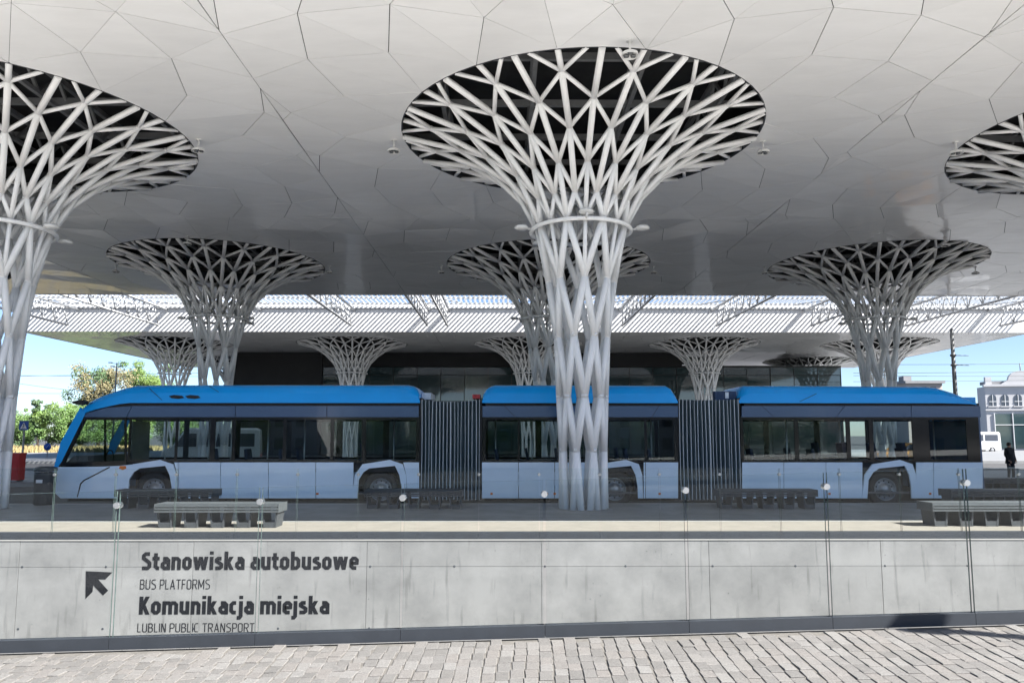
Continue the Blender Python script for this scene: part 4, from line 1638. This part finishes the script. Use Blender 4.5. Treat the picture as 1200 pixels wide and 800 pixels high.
road_sign(28.5, 493, 30.0, .36, 'square blue pedestrian crossing sign on a post ahead of the bus', 'square')
road_sign(56, 519, 62.0, .6, 'small round blue sign on a post before the roadside trees', 'round')

# ------------------------------------------------------------------ station building
SBY = 67.5
sb = thing('station_building', (0, SBY, 0), 'dark glass station building with black cladding under the far canopy', 'building')
sbo = sb.location


def sx_(px, py=435):
    return at_y(px, py, SBY).x


GT = at_y(600, 430, SBY).z
xa, xm, xk, xe = sx_(275), sx_(378), sx_(799), sx_(985)
MB(sbo).box(xa, xm, SBY - .25, SBY + 9, 0, CEIL - .06).build('black_wall', 'black_clad', sb)
MB(sbo).box(xm + .02, xk, SBY - .15, SBY + 9, GT + .05, CEIL - .06).build('dark_ceiling_sheet', 'black_clad', sb)  # black sheet standing in for the unlit ceiling above the glass
MB(sbo).box(xm + .02, xe - .2, SBY + .35, SBY + 9, 0, GT - .02).build('inner_core', 'black_clad', sb)
hgt = [0.06, 2.4, 4.75, at_y(600, 439.3, SBY).z, GT]
nx = int(round((xe - xm) / 2.12))
wd = (xe - xm) / nx
pane_me = {}
for i in range(nx):
    for k in range(4):
        if k not in pane_me:
            mb = MB().box(.03, wd - .03, 0, .03, hgt[k] + .03, hgt[k + 1] - .03)
            pane_me[k] = mb.mesh('facade_pane')
            pane_me[k].materials.append(M['facade_glass'])
        o = link('facade_pane', pane_me[k], sb)
        o.location = (xm + i * wd, 0, 0)
        o.rotation_euler = (random.uniform(-.004, .004), 0, random.uniform(-.004, .004))
mb = MB(sbo)
for i in range(nx + 1):
    mb.box(xm + i * wd - .025, xm + i * wd + .025, SBY - .04, SBY + .03, 0, GT)
for z in hgt:
    mb.box(xm, xe, SBY - .035, SBY + .028, z - .02, z + .02)
mb.build('mullion_grid', 'mullion', sb)
side_me = MB().box(0, .03, .05, 2.9, .1, GT - .05).mesh('side_pane')
side_me.materials.append(M['facade_glass'])
for k in range(3):
    o = link('side_pane', side_me, sb)
    o.location = (xe - .03, k * 3.0, 0)
MB(sbo).box(xk, xe + .05, SBY - .06, SBY + 9, GT + .02, GT + .14).build('roof_edge', 'mullion', sb)


# ------------------------------------------------------------------ trees
def make_tree(x, y, h, rx, leaf, label, seed, dens=1.0, trunk=.14, low=.28, leafsize=.22):
    rr = random.Random(seed)
    t = thing('tree', (x, y, ROAD), label, 'tree', 'trees along the street')
    mb = MB()
    top = Vector((rr.uniform(-.3, .3), rr.uniform(-.3, .3), h * .8))
    mb.tube((0, 0, 0), top * .5, trunk * h / 6, 8, trunk * h / 9)
    mb.tube(top * .5, top, trunk * h / 9, 8, trunk * h / 30)
    tips = []
    for k in range(16):
        f = low + .6 * k / 16
        a = k * 2.4 + rr.uniform(-.4, .4)
        st = top * (f / .8 if f < .8 else 1)
        rad = rx * (1.0 - abs(f - .55) * .9) * rr.uniform(.6, 1.0)
        en = Vector((cos(a) * rad, sin(a) * rad, h * (f + rr.uniform(.05, .22))))
        mb.tube(st, en, trunk * h / 22, 5, trunk * h / 70)
        tips.append((st, en))
    mb.build('trunk', 'bark', t)
    vs, fs, mi = [], [], []
    clumps = []
    for st, en in tips:
        for q in range(3):
            c = st.lerp(en, .45 + .3 * q) + Vector((rr.gauss(0, .18 * rx), rr.gauss(0, .18 * rx), rr.gauss(0, .12 * rx)))
            clumps.append((c, rx * rr.uniform(.16, .36)))
    for q in range(12):
        a = rr.uniform(0, 6.28)
        u = rr.uniform(.1, .8)
        clumps.append((Vector((cos(a) * rx * u, sin(a) * rx * u, h * rr.uniform(low + .1, .95))), rx * rr.uniform(.14, .28)))
    for c, r in clumps:
        n = int(300 * dens * (r / .9) ** 1.4) + 20
        tone = 0 if rr.random() < .62 else 1
        for _ in range(n):
            d = Vector((rr.gauss(0, 1), rr.gauss(0, 1), rr.gauss(0, .8)))
            d = d.normalized() * r * rr.uniform(.35, 1.1)
            p = c + d
            u = Vector((rr.gauss(0, 1), rr.gauss(0, 1), rr.gauss(0, 1))).normalized()
            w = u.orthogonal().normalized()
            s_ = leafsize * rr.uniform(.55, 1.15)
            b = len(vs)
            vs += [p - u * s_ * .6, p + w * s_ * .32, p + u * s_ * .6, p - w * s_ * .32]
            fs.append((b, b + 1, b + 2, b + 3))
            mi.append(tone)
    me = bpy.data.meshes.new('crown')
    me.from_pydata([tuple(v) for v in vs], [], fs)
    me.polygons.foreach_set('material_index', mi)
    for q in leaf:
        me.materials.append(M[q])
    link('crown', me, t)
    return t


def tree_at(px, D, pytop, wpx, leaf, label, seed, **kw):
    a = at_y(px, pytop, D)
    return make_tree(a.x, D, a.z - ROAD, wpx / 2 * D / 887.0, leaf, label, seed, **kw)


tree_at(48, 106, 462, 22, ('leaf_b', 'leaf_a'), 'narrow dark green tree rising above the roadside hedge', 11, low=.15)
tree_at(76, 99, 472, 52, ('leaf_a', 'leaf_d'), 'broad bright green tree ahead of the bus windscreen', 12, low=.12)
tree_at(97, 112, 474, 50, ('leaf_a', 'leaf_b'), 'mid green tree just behind the bus windscreen', 13, low=.12)
tree_at(120, 125, 436, 66, ('leaf_c', 'leaf_b'), 'sparse brownish tree rising above the bus roof', 14, dens=.42, low=.35, leafsize=.30)
tree_at(172, 134, 432, 60, ('leaf_d', 'leaf_a'), 'lime green tree showing beside the far lattice column', 15, low=.3)
tree_at(22, 128, 488, 60, ('leaf_a', 'leaf_b'), 'low green tree behind the crossing sign', 16, low=.1)
tree_at(150, 106, 484, 60, ('leaf_a', 'leaf_d'), 'green tree seen through the driver window', 17, low=.12)
tree_at(215, 141, 470, 74, ('leaf_b', 'leaf_a'), 'dark green tree seen through the side windows of the bus', 18, low=.12)
tree_at(-40, 120, 470, 80, ('leaf_a', 'leaf_b'), 'green tree standing past the lattice column ahead of the bus', 19, low=.12)
# trees on the street behind the photographer (mirrored in the bus windows)
src = [o for o in bpy.data.objects if o.name.startswith('tree')]
for k in range(15):
    c = copy_tree(src[(1, 2, 7, 5)[k % 4]])
    c.location = (-64 + k * 9.2 + random.uniform(-2, 2), -34 - 9 * (k % 3), -1.3)
    c.rotation_euler.z = k * 1.7
    sc_ = random.uniform(.75, 1.0)
    c.scale = (sc_, sc_, sc_)
    c['label'] = 'street tree on the far side of the plaza facing the bus'
    c['group'] = 'street trees facing the station'
for k, (bx_, bw_, bh_, bm_) in enumerate(((-95, 34, 7, 'wall_pink'), (-56, 30, 9, 'wall_white'), (-20, 26, 7, 'wall_pink'), (12, 30, 8.5, 'wall_white'), (48, 32, 7, 'wall_pink'), (86, 34, 9, 'wall_white'))):
    hb = thing('apartment_building', (bx_, -62 - 3 * (k % 2), -1.3), ('pink' if bm_ == 'wall_pink' else 'white') + ' rendered apartment block facing the station across the plaza', 'building',
               'apartment blocks facing the station')
    MB().box(0, bw_, -12, 0, 0, bh_).build('wall', bm_, hb)
    MB().prism([(-12.4, bh_ + .01), (.4, bh_ + .01), (-6, bh_ + 3)], 'x', -.3, bw_ + .3).build('roof', 'roof_grey', hb)
    wm_ = MB().box(0, 1.3, .001, .05, 0, 1.6).mesh('window')
    wm_.materials.append(M['window_dark'])
    for fl in range(int(bh_ // 3.1)):
        for q_ in range(int(bw_ // 2.9)):
            w_ = link('window', wm_, hb)
            w_.location = (1.0 + q_ * 2.9, 0, 1.1 + fl * 3.1)
lp = thing('street_lamp', (2.98 + .95 * 4, 5.4 - .497 * 4, plaza_z(6.78, 3.4) - .02), 'slim unseen post added to cast a shadow over the cobbles towards the fence', 'lamp post')  # out of view, added and sized for the shadow it throws
MB().tube((0, 0, 0), (0, 0, 3.9), .085, 12, .065).build('shaft', 'pole_dark', lp)
MB().lathe([(0, 0), (.16, 0), (.16, .04), (.09, .10)], (0, 0, 0), 'z', 16).build('base', 'pole_dark', lp)
MB().lathe([(.065, 3.9), (.13, 3.95), (.15, 4.1), (.1, 4.18), (0, 4.2)], (0, 0, 0), 'z', 16).build('post_head', 'lamp_white', lp)
# dry verge and hedge under the trees
rr = random.Random(5)
vs, fs = [], []
for _ in range(9000):
    xg, yg = rr.uniform(-85, -40), rr.uniform(78, 100)
    hgt_ = rr.uniform(.2, .8)
    a = rr.uniform(0, pi)
    dx, dy = cos(a) * .2, sin(a) * .2
    b = len(vs)
    vs += [(xg - dx, yg - dy, ROAD), (xg + dx, yg + dy, ROAD), (xg + rr.uniform(-.15, .15), yg, ROAD + hgt_)]
    fs.append((b, b + 1, b + 2))
me = bpy.data.meshes.new('verge_grass')
me.from_pydata(vs, [], fs)
me.materials.append(M['dry_grass'])
tag(link('verge_grass', me), 'dry yellow grass on the verge under the roadside trees', 'grass', kind='stuff')

# ------------------------------------------------------------------ street poles and overhead wires
a = at_y(1115, 386, 46)
pl = thing('trolley_pole', (a.x, 46, ROAD), 'tall dark overhead line pole rising above the rear of the bus', 'pole')
hp = a.z - ROAD
MB().tube((0, 0, 0), (0, 0, hp), .16, 12, .10).build('shaft', 'pole_dark', pl)
MB().lathe([(0, hp + .08), (.06, hp + .06), (.1, hp)], (0, 0, 0), 'z', 10).build('cap', 'pole_dark', pl)
for zz in (hp - 1.6, hp - 2.2):
    mb = MB()
    mb.lathe([(.14, zz - .06), (.17, zz - .06), (.17, zz + .06), (.14, zz + .06)], (0, 0, 0), 'z', 12)
    mb.tube((0, 0, zz), (.95, 0, zz - .02), .022, 6)
    mb.build('bracket', 'pole_dark', pl)
a = at_y(137, 425, 70)
pl2 = thing('lamp_post', (a.x, 70, ROAD), 'slim grey lamp post with small cross arms behind the sparse tree', 'lamp post')
hp = a.z - ROAD
MB().tube((0, 0, 0), (0, 0, hp), .09, 10, .05).build('shaft', 'pole', pl2)
for sx, dz in ((-.6, 0), (.6, 0), (-.35, -.35), (.35, -.35)):
    mb = MB()
    mb.tube((0, 0, hp - .1 + dz), (sx, 0, hp + dz), .025, 6)
    mb.box(sx - .16, sx + .16, -.08, .08, hp + dz - .02, hp + dz + .06)
    mb.build('lamp_arm', 'pole', pl2)


def wire(pa, pb, D, sag, label, r=.014):
    a, b = at_y(*pa, D), at_y(*pb, D)
    n = 10
    mb = MB()
    P = []
    for i in range(n + 1):
        t = i / n
        q = a.lerp(b, t)
        q.z -= sag * 4 * t * (1 - t)
        P.append(q)
    for i in range(n):
        mb.tube(P[i], P[i + 1], r, 5, caps=False)
    return tag(mb.build('overhead_wire', 'wire'), label, 'wire', 'overhead trolley wires')


wire((-60, 439), (235, 441), 57, .02, 'upper overhead wire crossing the sky beside the sparse tree')
wire((-60, 441.5), (235, 437), 64, .02, 'slanting overhead wire crossing the sky beside the sparse tree')
wire((-60, 434), (150, 462), 60, .3, 'sagging overhead wire leading down towards the bus roof')
wire((-60, 460), (140, 461), 52, .02, 'low overhead wire just above the roadside trees')
for i, (y0_, y1_) in enumerate(((427, 425), (437, 434), (440, 440), (447, 444))):
    wire((1000, y0_), (1290, y1_), 58 + i * 3, .05, 'overhead wire strung past the dark pole towards the white building')

# ------------------------------------------------------------------ town buildings on the right
WB = 95.0
a0 = at_y(1155, 470, WB).x
wb = thing('town_house', (a0, WB, ROAD), 'white two-storey historic house with arched windows and a curved gable', 'building', None, -radians(13))


def wx(px):
    return (px - 1155) * .122


def wz(py):
    return at_y(1155, py, WB).z - ROAD


ze, a1 = wz(453), 24.0
MB().box(0, a1, 0, 2.6, 0, ze).build('wall', 'wall_white', wb)
MB().box(-.2, a1, -.28, .2, ze + .002, ze + .3).build('cornice', 'wall_white', wb)
MB().box(-.1, a1, -.14, -.002, wz(481), wz(479)).build('string_course', 'wall_white', wb)
MB().box(.3, a1, .3, 2.4, ze + .31, ze + .7).build('roof', 'roof_grey', wb)
gx = wx(1189)
gab = [(gx - 2.3, ze + .302)] + [(gx - 1.5 * cos(pi * k / 12), ze + .85 + 1.1 * sin(pi * k / 12)) for k in range(13)] + [(gx + 2.3, ze + .302)]
MB().prism(gab, 'y', -.2, .25).build('gable', 'wall_white', wb)
MB().tube((gx, 0, ze + 1.9), (gx, 0, ze + 2.9), .06, 6).build('finial', 'roof_grey', wb)
MB().box(.05, .75, -.2, .3, ze + .302, ze + 1.2).build('corner_block', 'wall_white', wb)
for px in (1161.5, 1173, 1185, 1197, 1209, 1221, 1233):
    cxw, zb, zt = wx(px), wz(475.5), wz(466)
    out = [(cxw - .42, zb), (cxw + .42, zb)] + [(cxw + .42 * cos(pi * k / 8), zt + .42 * sin(pi * k / 8)) for k in range(9)]
    f_ = MB().prism(out, 'y', -.05, -.001).build('window', 'window_dark', wb)
    mb = MB()
    mb.box(cxw - .03, cxw + .03, -.09, -.051, zb, zt + .38)
    mb.box(cxw - .42, cxw + .42, -.088, -.052, (zb + zt) / 2, (zb + zt) / 2 + .06)
    mb.build('frame', 'sign_white', f_)
    MB().box(cxw - .6, cxw + .6, -.2, -.001, zb - .16, zb - .02).build('sill', 'wall_white', f_)
zs = wz(484)
for k in range(9):
    l = .9 + k * 2.05
    f_ = MB().box(l, l + 1.9, -.06, -.003, .3, zs - .1).build('shop_window', 'facade_glass', wb)
    MB().box(l - .08, l, -.12, -.001, .2, zs).build('frame', 'sign_white', f_)
    MB().box(l, l + 1.96, -.11, -.062, zs - 1.5, zs - 1.42).build('transom', 'sign_white', f_)
PB = 150.0
b0, b1 = at_y(1062, 450, PB).x, at_y(1104, 450, PB).x
pb_ = thing('apartment_building', (b0, PB, ROAD), 'low pinkish building far behind the rear roof of the bus', 'building')
z0_, z1_ = ROAD, at_y(1080, 449, PB).z
MB(pb_.location).box(b0, b1, PB, PB + 10, z0_, z1_).build('wall', 'wall_pink', pb_)
MB(pb_.location).box(b0 - .4, b1 + .4, PB - .5, PB + 10.4, z1_ + .002, z1_ + .5).build('roof', 'roof_grey', pb_)
for k in range(3):
    x_ = b0 + 1.0 + k * 1.9
    MB(pb_.location).box(x_, x_ + 1.1, PB - .06, PB - .002, z1_ - 2.2, z1_ - .7).build('window', 'window_dark', pb_)
MB(pb_.location).box(b0 + .6, b0 + 2.2, PB + 2, PB + 4, z1_ + .52, z1_ + 1.6).build('roof_hut', 'roof_grey', pb_)


# ------------------------------------------------------------------ vehicles in the distance
def vehicle(name, loc, rz, paint, label, cat, prof, win, L, W, wheels):
    v = thing(name, loc, label, cat, None, rz)
    mb = MB()
    n = len(prof)
    rows = [(-W / 2, .93), (-W / 2 + .10, 1.0), (W / 2 - .10, 1.0), (W / 2, .93)]
    vs, fs = [], []
    zm = max(z for _, z in prof)
    for yy, s_ in rows:
        vs += [(xx, yy, z if z < .9 else .9 + (z - .9) * s_) for xx, z in prof]
    for r_ in range(3):
        for i in range(n):
            j = (i + 1) % n
            fs.append((r_ * n + i, r_ * n + j, (r_ + 1) * n + j, (r_ + 1) * n + i))
    fs += [tuple(range(n)), tuple(reversed(range(3 * n, 4 * n)))]
    mb.add(vs, fs)
    mb.build('body', paint, v)
    for w_ in win:
        for yy in (-W / 2 - .012, W / 2 + .002):
            MB().prism(w_, 'y', yy, yy + .01).build('side_window', 'window_dark', v)
    for wx in wheels:
        for yy in (-W / 2 + .02, W / 2 - .20):
            w = thing('wheel', (0, 0, 0), None, None)
            w.parent = v
            MB().lathe([(.19, 0), (.32, 0), (.335, .03), (.335, .15), (.32, .18), (.19, .18)], (wx, yy - .03, .335), 'y', 20, close=True).build('tyre', 'rubber', w)
            MB().lathe([(0, .0), (.18, .01), (.2, .03), (.2, .15), (.18, .17), (0, .18)], (wx, yy - .03, .335), 'y', 16).build('rim', 'rim', w)
    for yy in (-W / 2 + .15, W / 2 - .4):
        MB().box(-L / 2 - .012, -L / 2 + .04, yy, yy + .25, .62, .78).build('headlight', 'sign_white', v)
        MB().box(L / 2 - .04, L / 2 + .012, yy, yy + .2, .7, .95).build('tail_light', 'red', v)
    return v


VAN = [(-2.5, .35), (2.5, .35), (2.5, 1.0), (2.45, 2.2), (2.3, 2.3), (-1.1, 2.3), (-1.4, 2.15), (-1.95, 1.35), (-2.45, 1.05), (-2.5, .8)]
VW = [[(-1.85, 1.3), (-.75, 1.3), (-.75, 2.0), (-1.4, 2.0)], [(-.6, 1.3), (.6, 1.3), (.6, 2.0), (-.6, 2.0)], [(.75, 1.3), (2.2, 1.3), (2.2, 2.0), (.75, 2.0)]]
CAR = [(-2.1, .3), (2.1, .3), (2.12, .75), (2.0, .95), (1.65, 1.0), (1.0, 1.42), (-.35, 1.45), (-1.0, 1.0), (-1.9, .85), (-2.12, .7)]
CW = [[(-.85, 1.0), (.15, 1.0), (.15, 1.36), (-.35, 1.36)], [(.25, 1.0), (1.35, 1.0), (.95, 1.34), (.25, 1.36)]]
p = at_y(1141, 530, 84)
vehicle('parked_van', (p.x, 84, ROAD), 0, 'car_white', 'white van parked in the street behind the rear of the bus', 'van', VAN, VW, 5.0, 1.9, (-1.6, 1.5))
p = at_y(1064, 525, 48)
vehicle('parked_car', (p.x, 48, ROAD), 0, 'car_orange', 'orange car seen through the rear windows of the bus', 'car', CAR, CW, 4.2, 1.75, (-1.3, 1.25))
p = at_y(250, 525, 42)
vehicle('parked_van', (p.x, 42, ROAD), .25, 'car_white', 'white van seen through the front section windows of the bus', 'van', VAN, VW, 5.0, 1.9, (-1.6, 1.5))

# ------------------------------------------------------------------ the person at the right
def make_person(x, y, z, H):
    pr = thing('person', (x, y, z), 'person in a dark coat and dark trousers standing past the rear of the bus', 'person', None, radians(15))
    k = H / 1.75
    J = {'pel': (0, 0, .93), 'sp': (0, 0, 1.15), 'ch': (0, .01, 1.36), 'nk': (0, .01, 1.50), 'hd': (0, -.005, 1.60), 'tp': (0, 0, 1.68),
         'ls': (-.19, .01, 1.42), 'le': (-.25, .02, 1.15), 'lw': (-.20, -.10, .95), 'lh': (-.17, -.14, .88),
         'rs': (.19, .01, 1.42), 're': (.26, .03, 1.15), 'rw': (.22, -.08, .93), 'rh': (.20, -.12, .86),
         'lt': (-.10, 0, .88), 'lk': (-.12, -.02, .49), 'la': (-.13, .02, .09), 'lf': (-.15, -.15, .04),
         'rt': (.10, 0, .88), 'rk': (.12, -.02, .49), 'ra': (.14, .02, .09), 'rf': (.17, -.15, .04)}
    Rr = {'pel': (.16, .12), 'sp': (.16, .115), 'ch': (.18, .125), 'nk': (.055, .058), 'hd': (.075, .09), 'tp': (.06, .075),
          'ls': (.075, .075), 'le': (.055, .055), 'lw': (.04, .04), 'lh': (.04, .03), 'rs': (.075, .075), 're': (.055, .055), 'rw': (.04, .04), 'rh': (.04, .03),
          'lt': (.10, .105), 'lk': (.07, .075), 'la': (.05, .055), 'lf': (.045, .035), 'rt': (.10, .105), 'rk': (.07, .075), 'ra': (.05, .055), 'rf': (.045, .035)}
    Ed = [('pel', 'sp'), ('sp', 'ch'), ('ch', 'nk'), ('nk', 'hd'), ('hd', 'tp'), ('ch', 'ls'), ('ls', 'le'), ('le', 'lw'), ('lw', 'lh'),
          ('ch', 'rs'), ('rs', 're'), ('re', 'rw'), ('rw', 'rh'), ('pel', 'lt'), ('lt', 'lk'), ('lk', 'la'), ('la', 'lf'), ('pel', 'rt'), ('rt', 'rk'), ('rk', 'ra'), ('ra', 'rf')]
    names = list(J)
    me = bpy.data.meshes.new('body')
    me.from_pydata([Vector(J[n]) * k for n in names], [(names.index(a), names.index(b)) for a, b in Ed], [])
    o = bpy.data.objects.new('tmp', me)
    COL.objects.link(o)
    sk_ = o.modifiers.new('skin', 'SKIN')
    for i, n in enumerate(names):
        me.skin_vertices[0].data[i].radius = tuple(r * k for r in Rr[n])
        me.skin_vertices[0].data[i].use_root = (n == 'pel')
    sk_.use_smooth_shade = True
    sb_ = o.modifiers.new('sub', 'SUBSURF')
    sb_.levels = 2
    dg = bpy.context.evaluated_depsgraph_get()
    bm_ = bpy.data.meshes.new_from_object(o.evaluated_get(dg))
    bpy.data.objects.remove(o)
    bm_.materials.clear()
    for q in ('cloth_black', 'cloth_trouser', 'skin', 'rubber'):
        bm_.materials.append(M[q])
    for f in bm_.polygons:
        c = f.center / k
        f.material_index = 2 if c.z > 1.515 or (c.z < .925 and abs(c.x) > .12 and c.y < -.075 and c.z > .7) else 0 if c.z > .80 else 1 if c.z > .10 else 3
    body = link('body', bm_, pr)
    # hair cap and skirt of the coat
    mb = MB()
    mb.lathe([(0, 1.735 * k), (.06 * k, 1.725 * k), (.092 * k, 1.68 * k), (.097 * k, 1.62 * k), (.085 * k, 1.575 * k)], (0, .018 * k, 0), 'z', 16)
    mb.build('hair', 'hair', pr)
    mb = MB()
    mb.lathe([(.185 * k, 1.20 * k), (.20 * k, 1.0 * k), (.235 * k, .78 * k), (.225 * k, .78 * k), (.17 * k, 1.05 * k)], (0, 0, 0), 'z', 18)
    for i, v in enumerate(mb.v):
        mb.v[i] = (v[0], v[1] * .74, v[2])
    mb.build('coat_skirt', 'cloth_black', pr)
    # five fingers on each hand
    for sx, hx, hy, hz_ in ((-1, -.165, -.15, .87), (1, .20, -.13, .85)):
        mb = MB()
        for q in range(4):
            a = Vector((hx + sx * (.012 - .012 * q) * 1.0, hy - .012 * q, hz_))
            b = a + Vector((0, -.01, -.045 + .004 * abs(q - 1)))
            c = b + Vector((-sx * .012, .012, -.03))
            mb.tube(a * k, b * k, .0095 * k, 6)
            mb.tube(b * k, c * k, .009 * k, 6, .007 * k)
        a = Vector((hx - sx * .02, hy - .01, hz_ + .03))
        mb.tube(a * k, (a + Vector((-sx * .018, -.025, -.05))) * k, .011 * k, 6, .008 * k)
        mb.build('fingers', 'skin', pr)
    return pr


p = at_y(1186, 570, 29)
make_person(p.x, 29, 0.0, 1.46 + .02)
